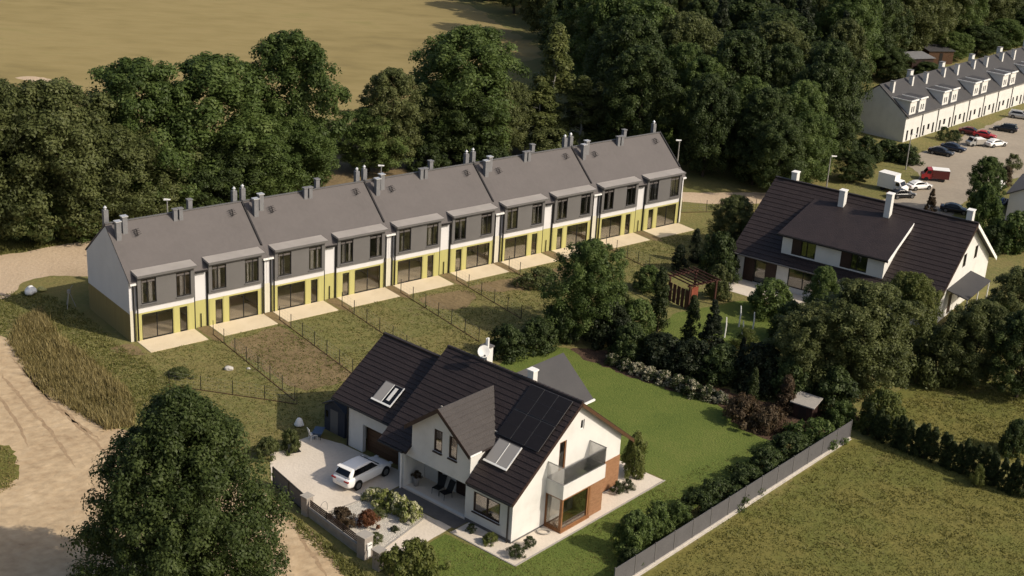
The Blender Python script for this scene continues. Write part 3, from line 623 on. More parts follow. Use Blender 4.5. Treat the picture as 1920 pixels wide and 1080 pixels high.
# cross gable over the porch
DY, DR, DW = 6.4, 7.3, 2.95; xf = -.45; de = DR-TN*DW; xm = lambda z: (z-E1)/TN
cg = MB()
for sg in (-1, 1):
    ye = DY+sg*DW
    cg.hexa([(xf,DY,DR-.14),(xf,ye,de-.14),(xm(de)+.1,ye,de-.14),(xm(DR)+.1,DY,DR-.14)], [(xf,DY,DR-.02),(xf,ye,de-.02),(xm(de)+.1,ye,de-.02),(xm(DR)+.1,DY,DR-.02)])
cgo = cg.obj('cross_gable_roof', 'brown_tile', H1)
for sg in (-1, 1):
    ye = DY+sg*DW
    def spd(b0, b1):
        f = lambda b: xm(de+b*TN/SQ)+.05-xf
        return [((0, f(b0)), (0, f(b1)))]
    courses(cgo, (xf,ye,de), (0,-sg,TN), (1,0,0), DW*SQ, spd, 10, 'sunlit_brown_tile')  # lighter tile colour stands for the sun on the cross gable
    MB().hexa([(xf-.03,DY,DR-.26),(xf-.003,DY,DR-.26),(xf-.003,ye,de-.26),(xf-.03,ye,de-.26)], [(xf-.03,DY,DR+.07),(xf-.003,DY,DR+.07),(xf-.003,ye,de+.07),(xf-.03,ye,de+.07)]).obj('verge_board', 'dark_brown', cgo)
MB().box(xf, .6, DY-DW-.10, DY-DW-.02, de-.05, de+.05).obj('gutter', 'white_trim', cgo)
# garage wing
GT = .69; gtop = lambda x: 3.55+GT*(x-1.0) if x <= 6 else 7.0-GT*(x-6)
gw = MB()
gw.cells('x', 1.5, 1.8, 10.101, 17.0, 0, gtop(1.5)-.14, [(11.75,15.35,0,2.2)])
gw.cells('y', 16.7, 17.0, 1.8, 10.4, 0, 3, [], lambda x: gtop(x)-.14, (6,))
gw.obj('garage_wall', 'white_render', H1)
gd = MB()
for k in range(5): gd.box(1.98, 2.03, 11.7, 15.4, .44*k+.012, .44*k+.43)
gdo = gd.obj('garage_door', 'brown_door', H1)
MB().box(2.03,2.1,11.7,15.4,0,2.25).obj('door_backing', 'dark_brown', gdo)
MB().tube((1.44,16.85,0),(1.44,16.85,3.4),.06,n=7).obj('downpipe', 'dark_metal', H1)
gr = MB()
gr.hexa([(1.0,11.72,gtop(1)-.14),(1.0,18.0,gtop(1)-.14),(6,18.0,6.86),(6,11.72,6.86)], [(1.0,11.72,gtop(1)-.02),(1.0,18.0,gtop(1)-.02),(6,18.0,6.98),(6,11.72,6.98)])
gr.hexa([(6.002,11.11,6.86),(6.002,18.0,6.86),(10.9,18,gtop(10.9)-.14),(10.9,11.11,gtop(10.9)-.14)], [(6.002,11.11,7.03),(6.002,18.0,7.03),(10.9,18,gtop(10.9)+.03),(10.9,11.11,gtop(10.9)+.03)])
gr.hexa([(1.6,11.11,gtop(1.6)-.14),(1.6,11.719,gtop(1.6)-.14),(6,11.719,6.86),(6,11.11,6.86)], [(1.6,11.11,gtop(1.6)-.02),(1.6,11.719,gtop(1.6)-.02),(6,11.719,6.98),(6,11.11,6.98)])
gro = gr.obj('garage_roof', 'brown_tile', H1)
courses(gro, (1.0,11.72,gtop(1)), (1,0,GT), (0,1,0), 5*math.sqrt(1+GT*GT), lambda a, b: [(0, 6.28)], 16, 'brown_tile')
MB().hexa([(1.0,18.003,gtop(1)-.26),(1.0,18.03,gtop(1)-.26),(6,18.03,6.74),(6,18.003,6.74)], [(1.0,18.003,gtop(1)+.06),(1.0,18.03,gtop(1)+.06),(6,18.03,7.06),(6,18.003,7.06)]).obj('verge_board', 'dark_brown', gro)
MB().box(5.88, 6.12, 11.2, 18.02, 7.0, 7.12).obj('ridge_tile', 'brown_tile', gro)
MB().tube((.92,11.9,gtop(1)-.06),(.92,18.0,gtop(1)-.06),.07,n=8).obj('gutter', 'dark_metal', gro)
# rear wing
rw = MB(); rw.prism([(6.5,0),(11.6,0),(11.6,2.8),(9.05,5.3),(6.5,2.8)], 'x', HX+.01, 15.2); rw.obj('rear_wall', 'white_render', H1)
rr = MB()
for sg in (-1, 1): rr.hexa([(9.0,9.05,5.5),(15.7,9.05,5.5),(15.7,9.05+sg*3.05,2.85),(11.2,9.05+sg*3.05,2.85)], [(9.0,9.05,5.64),(15.7,9.05,5.64),(15.7,9.05+sg*3.05,2.99),(11.2,9.05+sg*3.05,2.99)])
rro = rr.obj('rear_roof', 'plain_dark_roof', H1)
MB().box(11.2, 15.78, 5.86, 5.98, 2.82, 2.96).obj('gutter', 'white_trim', rro)
# skylights and solar panels
def on_roof(xa, xb_, ya, yb, lift, th, tn=TN, base=lambda x: top1(x)):
    n = Vector((-tn,0,1)).normalized()
    q = [Vector((xa,ya,base(xa))), Vector((xa,yb,base(xa))), Vector((xb_,yb,base(xb_))), Vector((xb_,ya,base(xb_)))]
    return [tuple(p+n*lift) for p in q], [tuple(p+n*(lift+th)) for p in q]
for (xa, xb_, ya, yb, tn, bs) in ((.98,2.40,1.48,3.42,TN,top1), (1.92,3.30,13.05,14.9,GT,gtop)):
    sk = MB().hexa(*on_roof(xa, xb_, ya, yb, -.05, .19, tn, bs)).obj('skylight', 'grey_cladding', H1)
    for a, b in ((ya+.06, (ya+yb)/2-.03), ((ya+yb)/2+.03, yb-.06)):
        MB().hexa(*on_roof(xa+.08, xb_-.06, a, b, .142, .012, tn, bs)).obj('pane', 'blind' if xa < 1.5 or b > 14.5 else 'car_glass', sk)
    MB().hexa(*on_roof(xa-.05, xa+.06, ya-.03, yb+.03, .12, .06, tn, bs)).obj('flashing', 'white_trim', sk)
    MB().hexa(*on_roof(xa+.062, xb_, ya-.03, ya+.05, .12, .05, tn, bs)).obj('flashing', 'white_trim', sk)
    MB().hexa(*on_roof(xa+.07, xb_-.06, (ya+yb)/2-.02, (ya+yb)/2+.02, .13, .05, tn, bs)).obj('bar', 'white_trim', sk)
MB().hexa(*on_roof(2.2, 3.1, 13.45, 13.72, .16, .02, GT, gtop)).obj('skylight_curtain', 'curtain', H1)  # white strip drawn in as a reflection on the garage skylight, not fabric
for i in range(2):
    for j in range(3):
        xa, xb_ = 2.55+i*1.65, 2.55+i*1.65+1.60; ya, yb = .25+j*1.19, .25+j*1.19+1.16
        sp_ = MB().hexa(*on_roof(xa, xb_, ya, yb, .13, .04)).obj('solar_panel', 'alu', H1)
        for h in range(2):
            xm0 = xa+.012+h*.79; MB().hexa(*on_roof(xm0, xm0+.782, ya+.012, yb-.012, .171, .008)).obj('cell_field', 'solar_cell', sp_)
# windows
fw1 = frame('x', .06, .14, 1.05, 3.36, .98, 2.44, .11, 'window', 'dark_brown', H1, (2.2,))
pane('x', .10, 1.16, 3.25, 1.09, 2.33, 'upper_glass', fw1); MB().box(.35,.40,1.5,2.1,1.2,2.4).box(.35,.4,2.5,3.0,1.2,2.4).obj('curtain', 'curtain', fw1)
MB().box(-.09,-.002,1.0,3.42,.90,.97).obj('sill', 'dark_brown', fw1)
for ya, yb in ((4.95,5.70),(6.30,7.05)):
    f = frame('x', .05, .13, ya, yb, 3.95, 5.55, .11, 'window', 'dark_brown', H1); pane('x', .09, ya+.11, yb-.11, 4.06, 5.44, 'upper_glass', f)
    MB().box(-.10,-.002,ya-.04,yb+.04,3.86,3.94).obj('sill', 'dark_brown', f); MB().box(.42,.46,ya+.1,yb-.1,4.0,5.5).obj('curtain', 'curtain', f)
f = frame('y', .05, .13, 4.35, 5.05, 3.55, 5.65, .09, 'balcony_door', 'wood_frame', H1); pane('y', .09, 4.44, 4.96, 3.64, 5.56, 'upper_glass', f)
f = frame('y', .08, .14, 6.42, 6.80, 5.85, 6.55, .05, 'gable_window', 'white_trim', H1); pane('y', .11, 6.47, 6.75, 5.9, 6.5, 'car_glass', f)
# porch recess
MB().box(-.02, 2.2, 4.06, 9.71, 0, .13).obj('porch_floor', 'paving', H1)
pw = MB(); pw.cells('x', 2.0, 2.2, 4.06, 9.71, .13, 2.62, [(5.65,6.75,.13,2.25),(8.0,8.45,.3,2.2)])
pw.box(.31,2.0,9.72,9.84,.13,2.62).box(.31,2.0,3.9,4.04,.13,2.62); pw.obj('porch_wall', 'white_render', H1)
MB().box(.31, 2.0, 4.06, 9.71, 2.63, 2.7).obj('porch_ceiling', 'white_render', H1)
fd = MB().box(2.05,2.12,5.66,6.74,.14,2.24).obj('front_door', 'dark_brown', H1); MB().box(2.02,2.05,6.6,6.66,1.0,1.3).obj('handle', 'alu', fd)
f = frame('x', 2.04, 2.1, 8.0, 8.45, .3, 2.2, .06, 'porch_window', 'dark_brown', H1); pane('x', 2.07, 8.06, 8.39, .36, 2.14, 'car_glass', f)
# rooms behind the windows
MB().box(.35, HX-.35, .35, 9.8, 2.75, 2.85).box(2.3, HX-.35, .35, 9.8, 0, .08).obj('room_floor', 'interior_floor', H1)
MB().box(2.5,2.6,.4,3.8,.1,2.7).box(2.6,2.7,3.9,9,2.9,5.6).box(3.0,10.5,4.0,4.1,.1,2.7).box(3.5,10,3.2,3.3,2.9,5.5).obj('room_wall', 'interior_wall', H1)
# bay and balcony
bx0, bx1, by = 3.25, 7.53, -1.4
MB().box(6.2, bx1, by, -.004, .06, 2.5).box(7.54, HX+.02, -.05, -.003, .12, 2.4).obj('brick_cladding', 'brown_brick', H1)
MB().box(bx0-.05, 6.2, by-.05, -.004, 0, .14).obj('bay_sill', 'wood_frame', H1)
bf = frame('y', by, by+.1, bx0, 6.19, .145, 2.49, .13, 'bay_door', 'wood_frame', H1, (5.95,)); pane('y', by+.05, bx0+.13, 6.06, .28, 2.36, 'glass', bf)
bs_ = frame('x', bx0, bx0+.1, by+.101, -.005, .145, 2.49, .1, 'bay_side_window', 'wood_frame', H1); pane('x', bx0+.05, by+.2, -.1, .245, 2.39, 'glass', bs_)
bc = MB().box(bx0-.06, bx1+.06, by-.05, -.004, 2.5, 2.66)
bc.box(bx0-.06, bx1+.06, by-.05, by+.07, 2.661, 3.5).box(bx0-.06, bx0+.06, by+.071, -.004, 2.661, 3.5).box(bx1-.06, bx1+.06, by+.071, -.004, 2.661, 3.5)
bal = bc.obj('balcony', 'white_render', H1)
for nm, b in (('a', (bx0-.02,bx1+.02,by-.01,by+.01)), ('b', (bx0-.02,bx0,by+.02,-.01)), ('c', (bx1,bx1+.02,by+.02,-.01))):
    MB().box(*b, 3.505, 4.7).obj('glass_panel', 'balustrade', bal)
MB().box(bx0-.04,bx1+.04,by-.03,by+.03,4.703,4.74).box(bx0-.04,bx0+.02,by+.032,-.01,4.703,4.74).box(bx1-.02,bx1+.04,by+.032,-.01,4.703,4.74).obj('handrail', 'alu', bal)
# chimneys on the ridge with a dish
c = MB().box(6.15,6.75,8.2,8.8,7.4,9.0).obj('chimney', 'white_render', H1); MB().box(6.08,6.82,8.13,8.87,9.003,9.1).obj('chimney_cap', 'grey_cladding', c)
MB().tube((6.3,8.3,9.1),(6.3,8.3,9.75),.09,n=8).tube((6.6,8.65,9.1),(6.6,8.65,9.5),.09,n=8).obj('flue', 'white_trim', c)
c = MB().box(6.1,6.55,4.0,4.5,7.6,8.72).obj('chimney', 'white_render', H1); MB().box(6.04,6.61,3.94,4.56,8.723,8.82).obj('chimney_cap', 'white_trim', c)
ds = thing('satellite_dish', 'white satellite dish on the chimney of the brown roofed house', 'dish', (*fw(HOUSE,5.75,8.15),8.2), HOUSE[2])
dish = MB().lathe((0,0,0), [(.02,.0),(.22,.02),(.38,.07),(.43,.11),(.41,.11),(.2,.04),(.02,.03)], 18).obj('reflector', 'white_trim', ds, True); dish.rotation_euler = (R(62),0,R(-50)); dish.location = (0,0,.75)
MB().tube((.15,.05,0),(.15,.05,.8),.035,n=6).tube((.15,.05,.7),(0,0,.75),.03,n=6).obj('mast', 'alu', ds)
arm = MB().tube((0,0,.45),(-.25,-.30,.62),.02,n=5).box(-.30,-.20,-.36,-.26,.57,.68).obj('receiver', 'alu', ds)

# small things round the house
def seat(loc, rz, label):
    r = thing('lounge_chair', label, 'chair', loc, rz, 'black chairs on the porch')
    MB().hexa([(-.3,-.28,.36),(.35,-.28,.42),(.35,.28,.42),(-.3,.28,.36)], [(-.3,-.28,.41),(.35,-.28,.47),(.35,.28,.47),(-.3,.28,.41)]).obj('seat', 'black_fabric', r)
    MB().hexa([(-.3,-.28,.40),(-.25,-.28,.38),(-.25,.28,.38),(-.3,.28,.40)], [(-.62,-.28,1.1),(-.57,-.28,1.1),(-.57,.28,1.1),(-.62,.28,1.1)]).obj('backrest', 'black_fabric', r)
    for x, y in ((-.3,-.27),(-.3,.27),(.33,-.27),(.33,.27)): MB().tube((x,y,.4),(x*1.1,y,0),.018,n=5).obj('leg', 'dark_metal', r)
seat((*fw(HOUSE,1.15,7.55),.13), HOUSE[2]+R(190), 'left of the two black lounge chairs on the white porch')
seat((*fw(HOUSE,1.05,6.75),.13), HOUSE[2]+R(172), 'right of the two black lounge chairs on the white porch')
pt = thing('plant_pot', 'tall pale plant pot at the left end of the porch', 'plant pot', (*fw(HOUSE,.75,9.25),.13))
MB().lathe((0,0,0), [(.16,0),(.24,.62),(.26,.66),(.22,.66)], 12).obj('pot', 'terracotta', pt, True)
pc = bpy.data.objects.new('foliage', PRO['ball'][0][0][0]); COL.objects.link(pc); pc.parent = pt; pc.scale = (.6,.6,.5); pc.location = (0,0,.55); pc.material_slots[0].link = 'OBJECT'; pc.material_slots[0].material = MAT['leaf_brown']
sh = thing('garden_shed', 'dark blue garden shed against the garage side wall', 'shed', (*fw(HOUSE,2.0,17.75),0), HOUSE[2])
s_ = MB()
for k in range(9): s_.box(-.025, 0, k*.24, k*.24+.232, 0, 2.0)
s_.box(0,2.0,0,2.16,0,1.98); s_.obj('wall', 'shed_blue', sh)
so = MB(); so.hexa([(-.15,-.15,2.0),(2.1,-.15,2.0),(2.1,1.08,2.62),(-.15,1.08,2.62)], [(-.15,-.15,2.06),(2.1,-.15,2.06),(2.1,1.08,2.68),(-.15,1.08,2.68)])
so.hexa([(-.15,2.31,2.0),(2.1,2.31,2.0),(2.1,1.081,2.62),(-.15,1.081,2.62)], [(-.15,2.31,2.06),(2.1,2.31,2.06),(2.1,1.081,2.68),(-.15,1.081,2.68)]); so.prism([(0,1.98),(2.16,1.98),(1.08,2.58)], 'x', 0, 2.0); so.obj('roof', 'shed_blue', sh)
MB().box(-.05,-.028,.7,1.5,.02,1.85).obj('door', 'grey_cladding', sh); MB().box(-.06,-.03,1.75,2.0,1.1,1.6).obj('window', 'car_glass', sh)
bn = thing('wheelbarrow', 'blue wheelbarrow standing in shade beside the driveway', 'wheelbarrow', (*fw(HOUSE,.7,19.1),0), HOUSE[2]+.6)
MB().hexa([(-.35,-.22,.3),(.35,-.22,.3),(.35,.22,.3),(-.35,.22,.3)], [(-.55,-.36,.62),(.55,-.36,.62),(.55,.36,.62),(-.55,.36,.62)]).obj('tray', 'blue_plastic', bn)
MB().tube((.55,-.05,.2),(.55,.05,.2),.2,n=12).obj('wheel', 'rubber', bn); MB().tube((.55,0,.2),(-1.0,.3,.6),.02,n=5).tube((.55,0,.2),(-1.0,-.3,.6),.02,n=5).tube((-.3,.2,.3),(-.35,.22,0),.02,n=5).tube((-.3,-.2,.3),(-.35,-.22,0),.02,n=5).obj('handle', 'dark_metal', bn)
gc = thing('garden_chair', 'white plastic garden chair at the back edge of the driveway', 'chair', (*(-13.62, 91.26),0), HOUSE[2]+1.2)
MB().box(-.25,.25,-.25,.25,.40,.45).obj('seat', 'white_trim', gc); MB().hexa([(-.25,.22,.45),(.25,.22,.45),(.25,.26,.45),(-.25,.26,.45)], [(-.25,.36,.95),(.25,.36,.95),(.25,.40,.95),(-.25,.40,.95)]).obj('backrest', 'white_trim', gc)
for x, y in ((-.22,-.22),(.22,-.22),(-.22,.22),(.22,.22)): MB().tube((x,y,.4),(x*1.1,y*1.1,0),.025,n=5).obj('leg', 'white_trim', gc)
def blob(name, loc, r, sz, m, label, cat, seed, group=None, parent=None):
    bm = bmesh.new(); bmesh.ops.create_icosphere(bm, subdivisions=3, radius=1); g = random.Random(seed)
    ph = [g.uniform(0, 6) for _ in range(6)]
    for v in bm.verts:
        p = v.co; k = 1+.16*math.sin(p.x*3+ph[0])+.14*math.sin(p.y*4+ph[1])+.10*math.sin(p.z*5+ph[2])+.05*math.sin(p.x*9+ph[3]+p.y*7)
        v.co = Vector((p.x*k*r*sz[0], p.y*k*r*sz[1], max(-.25*r, p.z*k*r*sz[2])))
    me = bpy.data.meshes.new(name); bm.to_mesh(me); bm.free(); me.materials.append(MAT[m]); o = bpy.data.objects.new(name, me); COL.objects.link(o)
    me.polygons.foreach_set('use_smooth', [True]*len(me.polygons))
    o.location = (loc[0], loc[1], (loc[2] if len(loc) > 2 else 0)); o.parent = parent
    if label: tag(o, label, cat, group)
    return o
blob('sack', (*(-14.93, 93.21),.2), .38, (1,.8,1.1), 'white_trim', 'white sack in the weeds behind the driveway', 'sack', 3)
blob('boulder', (*(-21.90, 102.18),.08), .26, (1.4,.9,.8), 'rock', 'larger pale stone lying in the rough grass plot', 'stone', 5)
blob('stone', (*(-20.44, 102.49),.05), .12, (1.2,.9,.8), 'rock', 'small pale stone beside the wire fence in the plot', 'stone', 6)
blob('sack', (*(-41.97, 115.03),.3), .55, (1,.8,.9), 'white_trim', 'big white sack by the road left of the row', 'sack', 8)
blob('sack', (*(-41.19, 115.93),.2), .36, (1,.8,.8), 'yellow_cladding', 'small yellow sack beside the big white sack', 'sack', 9)
cv = MB().box(-.5,.5,-.35,.35,0,.03).obj('drain_cover', 'dark_metal'); cv.location = (*(-14.76, 89.32),.012); cv.rotation_euler = (0,0,.5); tag(cv, 'dark drain cover at the back of the driveway', 'drain cover')
tp = thing('survey_tripod', 'thin tripod standing in the grass left of the end gable', 'tripod', (*(-37.83, 112.82),0))
for k in range(3): a = k*2.09+.4; MB().tube((math.cos(a)*.5,math.sin(a)*.5,0),(math.cos(a)*.05,math.sin(a)*.05,1.35),.035,n=5).obj('leg', 'galvanised', tp)
MB().box(-.13,.13,-.13,.13,1.33,1.6).tube((0,0,1.5),(.3,.1,2.0),.025,n=5).obj('head', 'galvanised', tp)
rg = MB(); 
for k in range(18):
    a, b = k*math.pi/9, (k+1)*math.pi/9; rg.tube((math.cos(a)*.42,math.sin(a)*.3,.07),(math.cos(b)*.42,math.sin(b)*.3,.07),.05,n=6)
o = rg.obj('hose_ring', 'kerb'); o.location = (*(2.97, 80.29),.02); tag(o, 'coiled garden hose ring on the paving below the balcony', 'hose')

# front boundary: gate, pillars, low wall with slatted infill
bd = thing('sliding_gate', 'grey translucent sliding gate at the driveway entrance', 'gate', (*fw(HOUSE,-6.0,16.1),0), math.atan2(fw(HOUSE,-6.95,11.7)[1]-fw(HOUSE,-6.0,16.1)[1], fw(HOUSE,-6.95,11.7)[0]-fw(HOUSE,-6.0,16.1)[0]))
for k in range(2): MB().box(.06+k*2.25, 2.22+k*2.25, -.015, .015, .12, 1.22).obj('gate_panel', 'fence_panel', bd)
for k in range(3): MB().box(k*2.24-.03, k*2.24+.05, -.04, .04, .02, 1.32).obj('gate_post', 'black_frame', bd)
MB().box(0,4.5,-.04,.04,1.225,1.30).box(0,4.5,-.04,.04,.04,.115).obj('rail', 'black_frame', bd)
def pillar(loc, h, w, label, group='boundary pillars', box=False):
    r = thing('gate_pillar', label, 'pillar', loc, HOUSE[2], group)
    MB().box(-w/2,w/2,-w/2,w/2,-.1,h).obj('shaft', 'stone_wall', r); MB().hexa([(-w/2-.06,-w/2-.06,h+.003),(w/2+.06,-w/2-.06,h+.003),(w/2+.06,w/2+.06,h+.003),(-w/2-.06,w/2+.06,h+.003)], [(-w/2-.06,-w/2-.06,h+.06),(w/2+.06,-w/2-.06,h+.06),(w/2+.06,w/2+.06,h+.06),(-w/2-.06,w/2+.06,h+.06)]).obj('cap', 'kerb', r)
    if box:
        m_ = MB().box(-.2,.2,-w/2-.10,-w/2-.004,.75,1.15).obj('mailbox', 'white_trim', r); MB().box(-.15,.15,-w/2-.115,-w/2-.102,1.0,1.05).obj('slot', 'black_frame', m_)
        MB().box(-.12,.12,-w/2-.06,-w/2-.004,.2,.68).obj('intercom', 'white_trim', r)
A_, B_ = (-6.95,11.55), (-7.75,5.6)
pillar((*fw(HOUSE,*A_),0), 1.35, .55, 'pale stone pillar between the sliding gate and the low wall', box=False)
pillar((*fw(HOUSE,-7.75,5.25),0), 1.55, .7, 'pale stone pillar with white mailbox at the garden gate', box=True)
pillar((*fw(HOUSE,-8.05,3.7),0), 1.3, .55, 'pale stone pillar half hidden by the shrub at the bottom')
a, b = fw(HOUSE,*A_), fw(HOUSE,*B_); L = math.hypot(b[0]-a[0], b[1]-a[1])
lw = thing('boundary_wall', 'low stone boundary wall with brown slatted infill beside the gravel bed', 'wall', (*a,0), math.atan2(b[1]-a[1], b[0]-a[0]))
MB().box(.28,L,-.12,.12,-.1,.62).obj('base', 'stone_wall', lw); MB().box(.28,L,-.15,.15,.622,.68).obj('coping', 'kerb', lw)
for k in range(3):
    x0, x1 = .35+k*(L-.35)/3, .35+(k+1)*(L-.35)/3-.06
    MB().box(x1,x1+.06,-.03,.03,.682,1.25).obj('post', 'dark_metal', lw)
    for j in range(4): MB().box(x0,x1,-.012,.012,.72+j*.135,.72+j*.135+.10).obj('slat', 'dark_brown', lw)
cyc = thing('hoop_stand', 'thin metal bicycle hoop by the gravel bed and boundary wall', 'bicycle stand', (*fw(HOUSE,-5.9,11.1),0), HOUSE[2])
hm = MB()
for k in range(10):
    a_, b_ = k*math.pi/10, (k+1)*math.pi/10; hm.tube((math.cos(a_)*.3,0,.3+math.sin(a_)*.4),(math.cos(b_)*.3,0,.3+math.sin(b_)*.4),.022,n=5)
hm.tube((.3,0,0),(.3,0,.3),.022,n=5).tube((-.3,0,0),(-.3,0,.3),.022,n=5); hm.obj('hoop', 'galvanised', cyc)
# right boundary fence of grey panels on a pale base
a, b = (7.22, 74.14), (26.01, 96.55); L = math.hypot(b[0]-a[0], b[1]-a[1]); n = int(L/2.0)
pf = thing('panel_fence', 'long grey panel fence on pale concrete base between lawn and meadow', 'fence', (*a,0), math.atan2(b[1]-a[1], b[0]-a[0])); st = L/n
MB().box(0,L,-.10,.10,-.1,.16).obj('base', 'concrete', pf)
MB().box(0,L,-.22,-.11,-.1,.03).obj('footing', 'concrete', pf)
for k in range(n): MB().box(k*st+.035,(k+1)*st-.035,-.02,.02,.165,1.5).obj('panel', 'fence_panel', pf)
for k in range(n+1): MB().box(k*st-.034,k*st+.034,-.045,.035,.1,1.56).obj('post', 'grey_cladding', pf)

# ------------------------------------------------------------------ the duplex with the wide dormer
H2 = thing('duplex_house', 'white duplex with long dark roof and wide dormer among garden trees', 'house', (DUPLEX[0], DUPLEX[1], 0), DUPLEX[2])
E2, X2, Z2, W2, L2 = 3.1, 8.0, 8.3, 15.8, 19.4; T2 = (Z2-E2)/X2
top2 = lambda x: E2+T2*x if x <= X2 else Z2-T2*(x-X2)
w = MB()
w.cells('x', 0, .3, 0, L2, 0, E2-.1, [(.8,3.2,.9,2.3),(4.0,8.2,.1,2.3),(11.0,14.0,.5,2.4),(15.2,18.6,.05,2.4)])
w.cells('y', 0, .3, .3, W2, 0, 3, [(3.9,4.8,4.0,5.3),(7.2,8.1,4.0,5.3),(10.5,11.4,4.0,5.3),(4.6,5.6,.05,2.1),(7.4,8.6,.9,2.1)], lambda x: top2(x)-.14, (X2,))
w.prism([(.3,0),(W2,0),(W2,top2(W2)-.14),(X2,Z2-.14),(.3,top2(.3)-.14)], 'y', L2-.3, L2)
w.box(W2-.3,W2,.3,L2-.3,0,E2)
w.obj('wall', 'white_render', H2)
MB().box(3.2,3.3,.3,L2-.3,0,3.0).obj('room_wall', 'interior_wall', H2); MB().box(.3,3.2,.3,L2-.3,0,.05).obj('room_floor', 'interior_floor', H2)
xe, y0, y1 = -.55, -.55, L2+.5
rf = MB()
rf.hexa([(xe,y0,top2(xe)-.16),(xe,y1,top2(xe)-.16),(X2,y1,Z2-.16),(X2,y0,Z2-.16)], [(xe,y0,top2(xe)-.02),(xe,y1,top2(xe)-.02),(X2,y1,Z2-.02),(X2,y0,Z2-.02)])
xb = W2+.7
rf.hexa([(X2+.002,y0,Z2-.16),(X2+.002,y1,Z2-.16),(xb,y1,top2(xb)-.16),(xb,y0,top2(xb)-.16)], [(X2+.002,y0,Z2+.02),(X2+.002,y1,Z2+.02),(xb,y1,top2(xb)+.02),(xb,y0,top2(xb)+.02)])
ro = rf.obj('roof', 'brown_tile', H2); SQ2 = math.sqrt(1+T2*T2)
courses(ro, (xe,y0,top2(xe)), (1,0,T2), (0,1,0), (X2-xe)*SQ2, lambda a, b: [(0, y1-y0)], 19, 'brown_tile')
MB().box(X2-.13,X2+.13,y0,y1,Z2+.0,Z2+.13).obj('ridge_tile', 'brown_tile', ro)
MB().hexa([(X2,y0-.05,Z2-.32),(X2,y0-.003,Z2-.32),(xb,y0-.003,top2(xb)-.32),(xb,y0-.05,top2(xb)-.32)], [(X2,y0-.05,Z2+.05),(X2,y0-.003,Z2+.05),(xb,y0-.003,top2(xb)+.05),(xb,y0-.05,top2(xb)+.05)]).obj('verge_board', 'white_trim', ro)
MB().hexa([(xe,y0-.04,top2(xe)-.3),(xe,y0-.003,top2(xe)-.3),(X2,y0-.003,Z2-.3),(X2,y0-.04,Z2-.3)], [(xe,y0-.04,top2(xe)+.06),(xe,y0-.003,top2(xe)+.06),(X2,y0-.003,Z2+.06),(X2,y0-.04,Z2+.06)]).obj('verge_board', 'dark_brown', ro)
MB().tube((xe-.08,y0,top2(xe)-.08),(xe-.08,y1,top2(xe)-.08),.08,n=7).obj('gutter', 'grey_cladding', ro)
dm = MB(); dx = .5
dm.cells('x', dx, dx+.25, 5.1, 15.2, 3.15, 5.32, [(6.7,9.3,3.6,5.2),(11.8,14.2,3.6,5.2)])
for ya in (5.1, 14.95): dm.prism([(dx+.25,top2(dx+.25)-.05),(dx+.25,5.3),(6.0,top2(6.0)+.02),(6.0,top2(6.0)-.1)], 'y', ya, ya+.25)
d2 = dm.obj('dormer', 'white_render', H2)
MB().hexa([(.12,4.7,5.30),(.12,15.6,5.30),(6.6,15.0,7.22),(6.6,4.9,7.22)], [(.12,4.7,5.44),(.12,15.6,5.44),(6.6,15.0,7.5),(6.6,4.9,7.5)]).obj('dormer_roof', 'brown_tile', d2)
MB().box(0,.115,4.65,15.65,5.26,5.40).obj('gutter', 'dark_metal', d2)
MB().hexa([(.12,4.66,5.1),(.12,4.695,5.1),(6.4,4.895,7.1),(6.4,4.86,7.1)], [(.12,4.66,5.46),(.12,4.695,5.46),(6.4,4.895,7.46),(6.4,4.86,7.46)]).obj('verge_board', 'white_trim', d2)
for ya, yb in ((11.8,14.2),(6.7,9.3)):
    frame('x', dx+.08, dx+.16, ya, (ya*.38+yb*.62), 3.6, 5.2, .08, 'window_frame', 'black_frame', d2, ((ya+yb)/2-.3,)); pane('x', dx+.12, ya+.08, (ya*.38+yb*.62)-.08, 3.68, 5.12, 'upper_glass', d2)
    MB().box(dx+.02, dx+.10, (ya*.38+yb*.62)+.003, yb, 3.6, 5.2).obj('shutter', 'dark_brown', d2)
for ya, yb in ((15.2,16.3),(17.5,18.6)): MB().box(-.05,-.004,ya,yb,.05,2.4).obj('shutter', 'dark_brown', H2)
f = frame('x', .06, .14, 16.3, 17.5, .05, 2.4, .08, 'door', 'black_frame', H2); pane('x', .10, 16.38, 17.42, .13, 2.32, 'upper_glass', f)
for ya, yb, za, zb in ((11.0,14.0,.5,2.4),(4.0,8.2,.1,2.3),(.8,3.2,.9,2.3)):
    f = frame('x', .06, .14, ya, yb, za, zb, .08, 'window', 'black_frame', H2, ((ya+yb)/2,)); pane('x', .10, ya+.08, yb-.08, za+.08, zb-.08, 'upper_glass', f)
for xa in (3.9,7.2,10.5):
    f = frame('y', .04, .12, xa, xa+.9, 4.0, 5.3, .10, 'gable_window', 'dark_brown', H2); pane('y', .08, xa+.1, xa+.8, 4.1, 5.2, 'car_glass', f)
f = frame('y', .04, .12, 7.4, 8.6, .9, 2.1, .08, 'gable_window', 'dark_brown', H2); pane('y', .08, 7.48, 8.52, .98, 2.02, 'car_glass', f)
MB().box(4.6,5.6,.08,.13,.05,2.1).obj('side_door', 'dark_brown', H2)
MB().hexa([(3.3,-2.1,2.45),(10.0,-2.1,2.45),(10.3,-.004,2.85),(3.5,-.004,2.85)], [(3.3,-2.1,2.53),(10.0,-2.1,2.53),(10.3,-.004,2.93),(3.5,-.004,2.93)]).obj('canopy', 'plain_dark_roof', H2)
for x in (3.5,6.6,9.8): MB().tube((x,-2.0,0),(x,-2.0,2.45),.06,n=6).obj('canopy_post', 'white_trim', H2)
